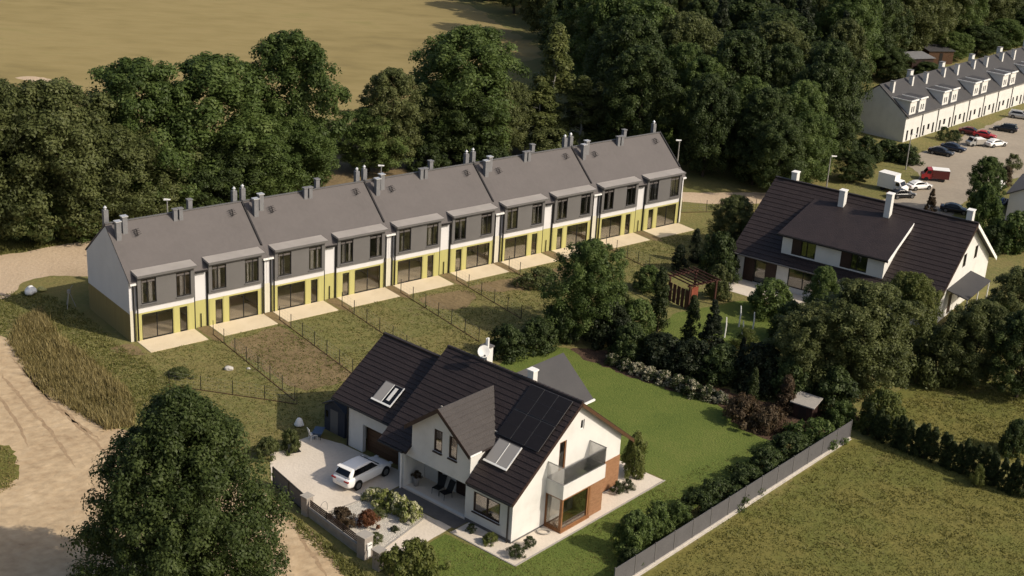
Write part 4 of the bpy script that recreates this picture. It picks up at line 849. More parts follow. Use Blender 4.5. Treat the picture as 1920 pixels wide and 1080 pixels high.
for x, y, z in ((6.6,7.6,9.65),(6.6,12.2,8.95),(8.35,18.0,9.15),(8.35,.4,9.3)):
    c = MB().box(x-.35,x+.35,y-.28,y+.28,6.6,z).obj('chimney', 'white_render', H2); MB().box(x-.40,x+.40,y-.33,y+.33,z+.003,z+.09).obj('chimney_cap', 'white_trim', c)

# pergola, posts and little sheds in the gardens
pg = thing('pergola', 'red brown wooden pergola with slatted top by the duplex lawn', 'pergola', (*(16.69, 122.54),0), DUPLEX[2]-.35)
for x, y in ((-1.6,-1.2),(1.6,-1.2),(-1.6,1.6),(1.6,1.6)): MB().box(x-.08,x+.08,y-.08,y+.08,-.1,2.3).obj('post', 'dark_red_wood', pg)
for y in (-1.2,1.6): MB().box(-1.9,1.9,y-.06,y+.06,2.303,2.48).obj('beam', 'dark_red_wood', pg)
for k in range(7): MB().box(-1.75+k*.56,-1.69+k*.56,-1.7,2.1,2.483,2.60).obj('rafter', 'dark_red_wood', pg)
for k in range(5): MB().box(-1.74,-1.69,-1.18+k*.56,-1.18+k*.56+.40,.1,1.9).obj('board', 'dark_red_wood', pg)
for k in range(2): MB().box(-1.5+k*.40,-1.5+k*.40+.385,-1.34,-1.29,.1,2.25).obj('board', 'sunlit_red_wood', pg)  # brighter red paints the sun on this face of the same wood
sw = thing('white_posts', 'tall white post at the left of the group by the round shrub', 'post', (0,0,0))
bpy.data.objects.remove(sw)
pp = None
for (p, h, lab) in (((18.73, 114.73),1.9,'white garden post nearest the clipped round shrub, leftmost of four'), ((20.32, 117.38),2.0,'white garden post second from left behind the round shrub'),
                    ((20.37, 115.57),1.3,'shortest white garden post behind the round shrub'), ((21.33, 116.07),2.0,'rightmost white garden post behind the round shrub')):
    o = MB().tube((0,0,-.1),(.05,0,h*.6),.07,n=7).tube((.05,0,h*.6),(0,.05,h),.07,.05,n=7).obj('garden_post', 'white_trim'); o.location = (*p,0); tag(o, lab, 'post', 'white posts in the duplex garden')
def hut(name, loc, rz, w_, d_, h, wm, rm, label, cat='shed'):
    r = thing(name, label, cat, loc, rz)
    n = max(3, int(w_/.3)); mb = MB().box(-w_/2,w_/2,-d_/2,d_/2,-.1,h)
    for k in range(n): mb.box(-w_/2+k*w_/n,-w_/2+(k+1)*w_/n-.02,-d_/2-.03,-d_/2-.002,0,h)
    mb.obj('wall', wm, r)
    MB().hexa([(-w_/2-.2,-d_/2-.25,h),(w_/2+.2,-d_/2-.25,h),(w_/2+.2,d_/2+.2,h+.35),(-w_/2-.2,d_/2+.2,h+.35)], [(-w_/2-.2,-d_/2-.25,h+.08),(w_/2+.2,-d_/2-.25,h+.08),(w_/2+.2,d_/2+.2,h+.43),(-w_/2-.2,d_/2+.2,h+.43)]).obj('roof', rm, r)
    MB().box(-.3,.3,-d_/2-.06,-d_/2-.032,.02,h*.85).obj('door', 'black_frame', r)
    return r
hut('garden_hut', (*(23.18, 99.78),0), -.6, 1.6, 1.1, 1.25, 'dark_brown', 'kerb', 'small brown hut with pale roof behind the lawn flower bed')
hut('storage_shed', (*(64.58, 235.09),0), .4, 4.2, 3.4, 2.0, 'dark_brown', 'chimney_grey', 'grey roofed shed left of the red sided one by the wood')
hut('storage_shed', (*(69.38, 241.39),0), .25, 4.6, 3.6, 2.2, 'brown_door', 'plain_dark_roof', 'farther dark roofed shed with reddish side at the wood edge')

# ------------------------------------------------------------------ white terrace far right
def town_block():
    r = thing('townhouse', 'x', 'house'); BW, D, e, rz_ = 9.3, 9.2, 3.6, 6.9; sl = (rz_-e)/(D/2)
    ops = [(.7,1.2,.05,1.5),(1.9,2.5,.7,1.5),(3.6,4.1,.05,1.5),(5.3,5.8,.05,1.5),(6.6,7.2,.7,1.5),(8.0,8.5,.05,1.5)]
    w = MB(); w.cells('y', 0, .25, .02, BW-.02, 0, e-.1, ops)
    for x0 in (.01, BW-.26): w.prism([(.26,0),(D,0),(D,e-.1),(D/2,rz_-.12),(.26,e+.1)], 'x', x0, x0+.25)
    w.box(.3,BW-.3,D-.25,D,0,e-.1); w.obj('wall', 'white_render', r)
    for a, b, za, zb in ops:
        f = frame('y', .08, .14, a, b, za, zb, .05, 'window' if za > .3 else 'door', 'dark_brown', r); pane('y', .11, a+.05, b-.05, za+.05, zb-.05, 'car_glass', f)
    rf = MB()
    for s in (0, 1):
        yy = (lambda y: y) if s == 0 else (lambda y: D-y)
        rf.hexa([(0,yy(-.2),e-.2*sl-.04),(BW,yy(-.2),e-.2*sl-.04),(BW,yy(D/2-.002),rz_-.04),(0,yy(D/2-.002),rz_-.04)], [(0,yy(-.2),e-.2*sl+.1),(BW,yy(-.2),e-.2*sl+.1),(BW,yy(D/2-.002),rz_+.1),(0,yy(D/2-.002),rz_+.1)])
    ro = rf.obj('roof', 'plain_dark_roof', r)
    for x0 in (.5, 3.1):
        z1 = 5.5; yb = (z1-e)/sl
        d = MB().cells('y', -.05, .15, x0, x0+1.75, e-.25, z1, [(x0+.45,x0+.75,3.9,4.7),(x0+1.0,x0+1.3,3.9,4.7)])
        for xx in (x0, x0+1.6): d.prism([(.15,e),(.15,z1),(yb,z1)], 'x', xx, xx+.15)
        do = d.obj('dormer', 'white_render', r)
        MB().box(x0-.06,x0+1.81,-.10,yb+.1,z1+.002,z1+.09).obj('dormer_roof', 'plain_dark_roof', do); MB().box(x0-.15,x0+1.9,-.25,-.102,z1-.05,z1+.13).box(x0-.15,x0-.062,-.10,yb,z1-.02,z1+.12).obj('fascia', 'white_trim', do)
        for xx in (.45,1.0): MB().box(x0+xx,x0+xx+.3,.06,.1,3.9,4.7).obj('pane', 'car_glass', do)
    for x, y, h, ww in ((1.4,3.4,.55,.45),(7.0,3.6,.5,.40),(8.6,4.75,.9,.8)):
        c = MB().box(x-ww/2,x+ww/2,y-.28,y+.28,5.0,rz_+h).obj('chimney', 'white_render', r); MB().box(x-ww/2-.05,x+ww/2+.05,y-.33,y+.33,rz_+h+.003,rz_+h+.07).obj('chimney_cap', 'chimney_grey', c)
    for x in (4.65, BW-.1): MB().tube((x,-.07,0),(x,-.07,e-.2),.05,n=6).obj('downpipe', 'dark_metal', r)
    MB().box(0,BW-.02,-.34,-.205,e-.24,e-.12).obj('gutter', 'grey_cladding', r)
    return r
tb = town_block()
tl = ['nearest white townhouse block of the far terrace, its gable behind trees', 'second white townhouse block from the near end of the far terrace', 'third white townhouse block from the near end of the far terrace', 'fourth white townhouse block from the near end, close to the right edge', 'last visible white townhouse block at the right edge of the photo']
for i in range(5):
    p = tb if i == 0 else copy_tree(tb); p.location = (*fw(TOWN, i*9.3, 0), 0); p.rotation_euler = (0,0,TOWN[2]); p['label'] = tl[i]; p['group'] = 'white townhouses of the far terrace'
hb = thing('grey_house', 'plain white walled house with grey roof cut by the right edge', 'house', (*(55.05, 153.98),0), R(-28))
w = MB(); w.prism([(0,0),(8,0),(8,3.2),(4,5.2),(0,3.2)], 'y', 0, 9); w.obj('wall', 'cool_render', hb)
MB().hexa([(-.4,-.4,2.95),(-.4,9.4,2.95),(4,9.4,5.2),(4,-.4,5.2)], [(-.4,-.4,3.1),(-.4,9.4,3.1),(4,9.4,5.38),(4,-.4,5.38)]).hexa([(8.4,-.4,2.95),(8.4,9.4,2.95),(4.002,9.4,5.2),(4.002,-.4,5.2)], [(8.4,-.4,3.1),(8.4,9.4,3.1),(4.002,9.4,5.38),(4.002,-.4,5.38)]).obj('roof', 'grey_roof', hb)
MB().box(-.03,-.002,2,3,1,2.2).obj('window', 'car_glass', hb); MB().box(-.03,-.002,5,6,1,2.2).obj('window', 'car_glass', hb)

# ------------------------------------------------------------------ vehicles
def loft(st, close=True):
    """st: list of (x, [(y,z) half ring from bottom centre to top centre])"""
    mb = MB(); n = len(st[0][1]); vs = []; fs = []
    for x, ring in st:
        full = ring+[(-y, z) for y, z in ring[::-1]][0:]
        vs += [(x, y, z) for y, z in full]
    m = 2*n
    for i in range(len(st)-1):
        for j in range(m): fs.append((i*m+j, i*m+(j+1) % m, (i+1)*m+(j+1) % m, (i+1)*m+j))
    fs += [tuple(range(m)), tuple(range((len(st)-1)*m, len(st)*m))[::-1]]
    return mb.add(vs, fs)
def car(loc, rz, paint, label, s=1.0, suv=True, group=None, name='parked_car', cat='car'):
    r = thing(name, label, cat, loc, rz, group); r.scale = (s, s, s)
    hh = 1.62 if suv else 1.44; belt = 1.0 if suv else .92; bw = .92
    def ring(hw, zb, zt): return [(0.001,zb),(hw*.86,zb),(hw*.97,zb+.10),(hw,zb+(zt-zb)*.45),(hw*.985,zt-.14),(hw*.93,zt-.04),(hw*.80,zt),(0.001,zt+.02)]
    st = [(-2.32,ring(bw*.74,.42,.80)),(-2.26,ring(bw*.86,.32,.96)),(-2.05,ring(bw*.96,.26,belt+.02)),(-1.5,ring(bw,.24,belt+.03)),(-.5,ring(bw,.22,belt)),(.6,ring(bw,.22,belt-.02)),(1.0,ring(bw,.24,belt-.03)),(1.5,ring(bw*.985,.25,belt-.11)),(1.95,ring(bw*.93,.27,belt-.20)),(2.2,ring(bw*.82,.32,.70)),(2.30,ring(bw*.66,.40,.60))]
    bo = loft(st).obj('body', paint, r, True)
    sub = bo.modifiers.new('smooth', 'SUBSURF'); sub.levels = sub.render_levels = 1
    rb, rt = (-2.12, -1.75) if suv else (-1.75, -1.15)
    fb, ft = 1.02, .25
    yb, yt = bw*.86, bw*.70
    def cring(t): # t 0 belt..1 roof
        return yb+(yt-yb)*t
    prof = [(rb,belt-.02,0),(rb+.05,belt+.2,.3),(rt-.02,hh-.12,.85),(rt+.2,hh-.03,1),(-.8,hh,1),(-.1,hh-.01,1),(ft,hh-.08,1),(fb,belt-.06,0)]
    cab = MB()
    vs = [(x, y*cring(t), z) for y in (1,-1) for x, z, t in prof]; n = len(prof)
    fs = [tuple(range(n))] + [tuple(range(n,2*n))[::-1]] + [(i, i+n, (i+1) % n+n, (i+1) % n) for i in range(n)]
    cb = cab.add(vs, fs).obj('cabin', paint, r); bv = cb.modifiers.new('bevel', 'BEVEL'); bv.width = .11; bv.segments = 4; cb.data.polygons.foreach_set('use_smooth', [True]*len(cb.data.polygons))
    # glass laid just proud of the cabin
    z0, z1 = belt+.08, hh-.13; yy = lambda z: yb+(yt-yb)*(z-belt)/(hh-.05-belt)+.012
    lin = lambda p, q, z: p[0]+(q[0]-p[0])*(z-p[1])/(q[1]-p[1])
    for sg in (1,-1):
        xr0, xr1 = rb+.32, rt+.22; xf0, xf1 = fb-.30, ft-.06
        g = MB(); q = [(xr0,z0),(xf0,z0),(xf1,z1),(xr1,z1)]
        g.hexa([(x,sg*(yy(z)-.03),z) for x, z in q], [(x,sg*(yy(z)+.006),z) for x, z in q]).obj('side_window', 'car_glass', r)
        for xp in (-.75,.10): MB().hexa([(xp,sg*(yy(z0)),z0),(xp+.06,sg*(yy(z0)),z0),(xp+.06,sg*(yy(z1)),z1),(xp,sg*(yy(z1)),z1)], [(xp,sg*(yy(z0)+.012),z0),(xp+.06,sg*(yy(z0)+.012),z0),(xp+.06,sg*(yy(z1)+.012),z1),(xp,sg*(yy(z1)+.012),z1)]).obj('pillar', 'black_frame', r)
        MB().box(.78,.98,sg*(bw*.92) if sg > 0 else -bw*1.08,sg*(bw*1.08) if sg > 0 else -bw*.92,belt+.02,belt+.16).obj('mirror', paint, r)
        MB().box(2.02,2.24,sg*.68-.12,sg*.68+.12,.64,.76).obj('headlight', 'headlamp', r)
        MB().box(-2.345,-2.2,sg*.60-.2,sg*.60+.2,.80,.89).obj('taillight', 'tail_red', r)
        for xw in (-1.38,1.42):
            ar = MB().tube((xw,sg*(bw-.06),.36),(xw,sg*(bw+.012),.36),.41,n=20).obj('wheel_arch', 'rubber', r)
            ty = MB().tube((xw,sg*(bw-.22),.34),(xw,sg*(bw+.025),.34),.34,n=20).obj('wheel', 'rubber', r)
            MB().tube((xw,sg*(bw+.02),.34),(xw,sg*(bw+.035),.34),.23,n=16).obj('rim', 'alu', ty)
    f = lambda x, z, o: x+o
    MB().hexa([(fb-.13,-yb*.84,belt+.06),(fb-.13,yb*.84,belt+.06),(ft+.06,yt*.88,hh-.13),(ft+.06,-yt*.88,hh-.13)], [(fb-.05,-yb*.84,belt+.10),(fb-.05,yb*.84,belt+.10),(ft+.10,yt*.88,hh-.09),(ft+.10,-yt*.88,hh-.09)]).obj('windscreen', 'car_glass', r)
    MB().hexa([(rb+.04,-yb*.8,belt+.12),(rb+.04,yb*.8,belt+.12),(rt+.02,yt*.86,hh-.15),(rt+.02,-yt*.86,hh-.15)], [(rb-.005,-yb*.8,belt+.14),(rb-.005,yb*.8,belt+.14),(rt-.05,yt*.86,hh-.13),(rt-.05,-yt*.86,hh-.13)]).obj('rear_window', 'car_glass', r)
    if suv: MB().hexa([(rt-.22,-yt,hh-.06),(rt-.22,yt,hh-.06),(rt+.15,yt,hh-.03),(rt+.15,-yt,hh-.03)], [(rt-.22,-yt,hh-.02),(rt-.22,yt,hh-.02),(rt+.15,yt,hh+.01),(rt+.15,-yt,hh+.01)]).obj('spoiler', paint, r)
    MB().box(-2.352,-2.30,-.26,.26,.58,.70).obj('number_plate', 'white_trim', r)
    return r
car((*fw(HOUSE,-1.1,12.55),.012), HOUSE[2]+R(3), 'car_white', 'white estate car parked on the driveway facing the brown garage door', .96)
def van(loc, rz, s, paint, boxm, label, name, cat, L=5.2, bh=2.5):
    r = thing(name, label, cat, loc, rz); r.scale = (s, s, s)
    MB().box(-L/2,L/2-1.6,-1.0,1.0,.55,bh).obj('cargo_box', boxm, r); MB().box(-L/2-.02,L/2-1.58,-1.03,1.03,bh+.003,bh+.07).obj('box_roof', 'white_trim', r)
    c = MB(); c.prism([(L/2-1.58,.4),(L/2+.1,.4),(L/2+.15,1.05),(L/2-.35,1.3),(L/2-.8,2.0),(L/2-1.58,2.05)], 'y', -.92, .92); co = c.obj('cab', paint, r)
    MB().hexa([(L/2-.36,-.8,1.34),(L/2-.36,.8,1.34),(L/2-.76,.75,1.93),(L/2-.76,-.75,1.93)], [(L/2-.32,-.8,1.36),(L/2-.32,.8,1.36),(L/2-.72,.75,1.95),(L/2-.72,-.75,1.95)]).obj('windscreen', 'car_glass', r)
    for sg in (1,-1):
        MB().box(L/2-1.4,L/2-.75,sg*.93-.01,sg*.93+.01,1.3,1.85).obj('side_window', 'car_glass', r)
        for xw in (-L/2+1.0, L/2-.7): MB().tube((xw,sg*.75,.36),(xw,sg*.97,.36),.36,n=14).obj('wheel', 'rubber', r)
    return r
q = .72
van((*(44.26, 162.74),0), R(-40), q*1.0, 'car_white', 'white_trim', 'white box trailer truck beside the grass behind the duplex', 'box_truck', 'truck', 4.6, 2.9)
van((*(50.77, 168.42),0), R(-8)+R(180), q, 'car_red', 'car_darkred', 'dark red van with bright red front on the pale pavement', 'delivery_van', 'van', 4.4, 2.0)
CG = 'cars parked by the far terrace'
car((*(54.74, 180.69),0), R(-28), 'car_black', 'black car nearest the terrace corner, in front of another dark one', q, False, CG)
car((*(57.02, 183.24),0), R(-28), 'car_navy', 'dark navy car parked behind the black one at the terrace corner', q, False, CG)
car((*(63.64, 186.80),0), R(30), 'car_white', 'white car parked in the open middle of the far pavement', q, False, CG)
car((*(61.91, 192.45),0), R(-25), 'car_darkred', 'dark red car in front of the far white terrace', q, False, CG)
car((*(63.44, 191.12),0), R(-25), 'car_red', 'second red car just right of the dark red one', q*.95, False, CG)
van((*(60.81, 186.44),0), R(200), q*.8, 'car_silver', 'kerb', 'small beige van beside the white car on the far pavement', 'small_van', 'van', 4.0, 1.7)
car((*(67.53, 195.44),0), R(155), 'car_black', 'black car near the right edge, in front of the terrace', q, True, CG)
car((*(72.19, 203.70),0), R(-20), 'car_silver', 'silver car at the far right edge beside the terrace', q, True, CG)
car((*(47.81, 164.30),0), R(25), 'car_white', 'white car right of the box truck, near the red van', q, False, CG)
car((*(44.84, 160.34),0), R(20), 'car_black', 'black car in front of the white box truck', q, False, CG)
car((*(49.84, 155.69),0), R(-20), 'car_black', 'black car just behind the duplex ridge', q, False, CG)
car((*(56.08, 159.47),0), R(60), 'car_blue', 'blue car beside the house at the right edge', q, False, CG)
car((*(58.13, 166.81),0), R(60), 'car_white', 'white car behind the blue one at the right edge', q, False, CG)
def lamp(loc, h, label, arm=.6, rz=0):
    r = thing('street_lamp', label, 'street lamp', loc, rz, 'street lamps')
    MB().tube((0,0,-.1),(0,0,h),.09,.06,n=8).obj('pole', 'galvanised', r); MB().tube((0,0,h-.05),(arm,0,h+.08),.045,n=6).obj('arm', 'galvanised', r)
    MB().hexa([(arm-.1,-.12,h+.04),(arm+.5,-.1,h+.08),(arm+.5,.1,h+.08),(arm-.1,.12,h+.04)], [(arm-.1,-.10,h+.16),(arm+.5,-.07,h+.15),(arm+.5,.07,h+.15),(arm-.1,.10,h+.16)]).obj('lamp_head', 'white_trim', r)
lamp((*(35.94, 160.24),0), 4.4, 'pale street lamp behind the left end of the duplex roof', .2)
lamp((*(48.20, 172.47),0), 4.5, 'street lamp beside the box truck on the grass', .2)
lamp((*fw(ROW,69.2,7.5),0), 6.3, 'street lamp at the right end of the row by the wood', -.3)
lamp((*fw(ROW,32.4,12.5),0), 7.1, 'white lamp head above the ridge of the middle terraced pair', -.2)
lamp((*fw(ROW,9.4,12.5),0), 7.1, 'white lamp above the ridge of the leftmost terraced pair', -.2)

# ------------------------------------------------------------------ trees, shrubs and grass
plant('mound', (-17.33, 68.59, 13.76, 11.31), 'foreground_tree', 'big dark leafy tree in the left foreground beside the sandy track', 'tree', 'leaf_fore', var=0).name = 'broadleaf_tree'
BT = 'trees along the back of the row'
for k, t, lf, lab in (
 ('broad', (-49.96, 127.83, 16.43, 10.82), 'leaf_olive', 'tall olive tree at the left edge behind the road'),
 ('broad', (-44.20, 129.80, 15.58, 13.30), 'leaf_olive', 'brownish broad tree left of the end gable, second from the left edge'),
 ('broad', (-48.41, 129.99, 10.15, 8.70), 'leaf_dark', 'low dark tree at the left edge in front of the tall olive one'),
 ('broad', (-39.77, 131.56, 11.04, 11.10), 'leaf_olive', 'rounded olive tree just left of the row end gable'),
 ('broad', (-38.46, 138.51, 16.17, 12.87), 'leaf_mid', 'broad green tree rising above the leftmost terraced pair'),
 ('broad', (-36.21, 137.20, 9.78, 10.92), 'leaf_olive', 'lower olive tree right behind the leftmost terraced pair'),
 ('tallround', (-31.91, 142.45, 16.16, 13.81), 'leaf_mid', 'wide domed green tree behind the gap of the first two pairs'),
 ('broad', (-31.61, 139.81, 7.99, 10.50), 'leaf_dark', 'low dark tree below the wide domed green tree'),
 ('tallround', (-25.09, 150.49, 17.46, 10.61), 'leaf_mid', 'tallest round tree standing against the tan field'),
 ('broad', (-24.14, 148.31, 8.78, 9.60), 'leaf_mid', 'bright green tree in front of the tallest round tree'),
 ('broad', (-27.91, 145.08, 9.37, 10.22), 'leaf_mid', 'green tree between the domed tree and the tallest round one'),
 ('tallround', (-14.75, 159.30, 12.07, 7.94), 'leaf_olive', 'olive rounded tree beside the open tan field gap'),
 ('broad', (-17.38, 157.88, 7.69, 8.25), 'leaf_mid', 'small green tree under the olive rounded tree'),
 ('broad', (-6.79, 167.36, 15.74, 14.52), 'leaf_mid', 'large dark green dome tree right of the field'),
 ('broad', (-8.25, 164.71, 9.75, 10.74), 'leaf_dark', 'dark tree in front of the large dome tree'),
 ('broad', (-2.27, 168.34, 9.28, 7.82), 'leaf_olive', 'olive tree between the dome tree and the pale birches'),
 ('birch', (3.76, 175.06, 15.42, 8.44), 'leaf_birch', 'tallest pale birch with pointed top beside the dark wood'),
 ('birch', (2.29, 170.53, 9.05, 7.25), 'leaf_birch', 'shorter pale birch left of the pointed one'),
 ('birch', (7.33, 174.09, 9.21, 7.05), 'leaf_birch', 'pale birch right of the pointed one'),
 ('birch', (9.59, 175.35, 8.39, 5.41), 'leaf_olive', 'reddish olive birch at the right of the pale birches'),
 ('conifer', (12.46, 175.98, 9.77, 6.45), 'leaf_mid', 'green conifer between the birches and the dark wood'),
 ('shrub', (3.60, 167.71, 3.88, 7.15), 'leaf_olive', 'low olive bush behind the row under the birches'),
 ('shrub', (-4.33, 162.81, 3.72, 6.96), 'leaf_dark', 'low dark bush behind the row under the dome tree'),
 ('shrub', (-10.78, 160.13, 3.41, 5.61), 'leaf_dark', 'low dark bush left of the dome tree foot'),
 ('shrub', (16.46, 170.00, 4.40, 7.89), 'leaf_mid', 'light green bush beside the lamp at the row right end'),
 ('broad', (-46.34, 128.48, 6.00, 6.87), 'leaf_dark', 'low dark bush on the road verge at the left edge'),
 ('broad', (-42.19, 130.01, 5.26, 6.37), 'leaf_mid', 'low green bush on the verge beside the end gable')):
    t = (t[0], t[1], t[2]*.955, t[3]*.97)
    plant(k, t, {'broad': 'broadleaf_tree', 'tallround': 'broadleaf_tree', 'birch': 'birch_tree', 'conifer': 'conifer_tree', 'shrub': 'bush'}[k], lab, 'tree' if k != 'shrub' else 'bush', lf, BT)
# the wood: individual trees packed together
wood = [(12.12, 162.25), (16.74, 164.99), (20.82, 164.05), (26.85, 161.37), (33.06, 164.80), (38.17, 173.44), (41.35, 185.04), (44.64, 199.28), (50.66, 219.11), (63.78, 241.53), (76.19, 252.13), (93.05, 266.61), (123.65, 307.64), (149.06, 351.89), (65.16, 353.10), (-11.11, 314.80), (-15.55, 291.73), (-5.11, 267.91), (2.91, 235.77), (8.08, 208.05)]
pw_ = np.array(wood); lo, hi = pw_.min(0), pw_.max(0); gw_ = np.random.default_rng(5); pts = []
for _ in range(14000):
    p = gw_.uniform(lo, hi)
    if not inside(p[None], wood)[0]: continue
    dmin = 5.6 if p[1] < 215 else 6.9
    if all((p[0]-a)**2+(p[1]-b)**2 > dmin*dmin for a, b in pts): pts.append((p[0], p[1]))
    if len(pts) > 298: break
WL = {'leaf_dark': 'very dark green broadleaf tree packed in the wood', 'leaf_mid': 'green broadleaf tree packed in the wood', 'leaf_olive': 'olive green broadleaf tree packed in the wood', 'leaf_conifer': 'dark conifer standing in the wood'}
for i, (x, y) in enumerate(pts):
    u = gw_.random()
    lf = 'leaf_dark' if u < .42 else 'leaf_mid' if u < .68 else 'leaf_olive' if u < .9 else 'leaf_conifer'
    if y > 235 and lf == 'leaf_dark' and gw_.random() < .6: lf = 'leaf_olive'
    k = 'conifer' if lf == 'leaf_conifer' else ('broad' if gw_.random() < .7 else 'tallround')
    h = gw_.uniform(10.5, 15.5); w_ = h*gw_.uniform(.55, .8) if k != 'conifer' else h*.45
    plant(k, (x, y, h, w_), 'wood_tree', WL[lf], 'tree', lf, 'trees of the wood')
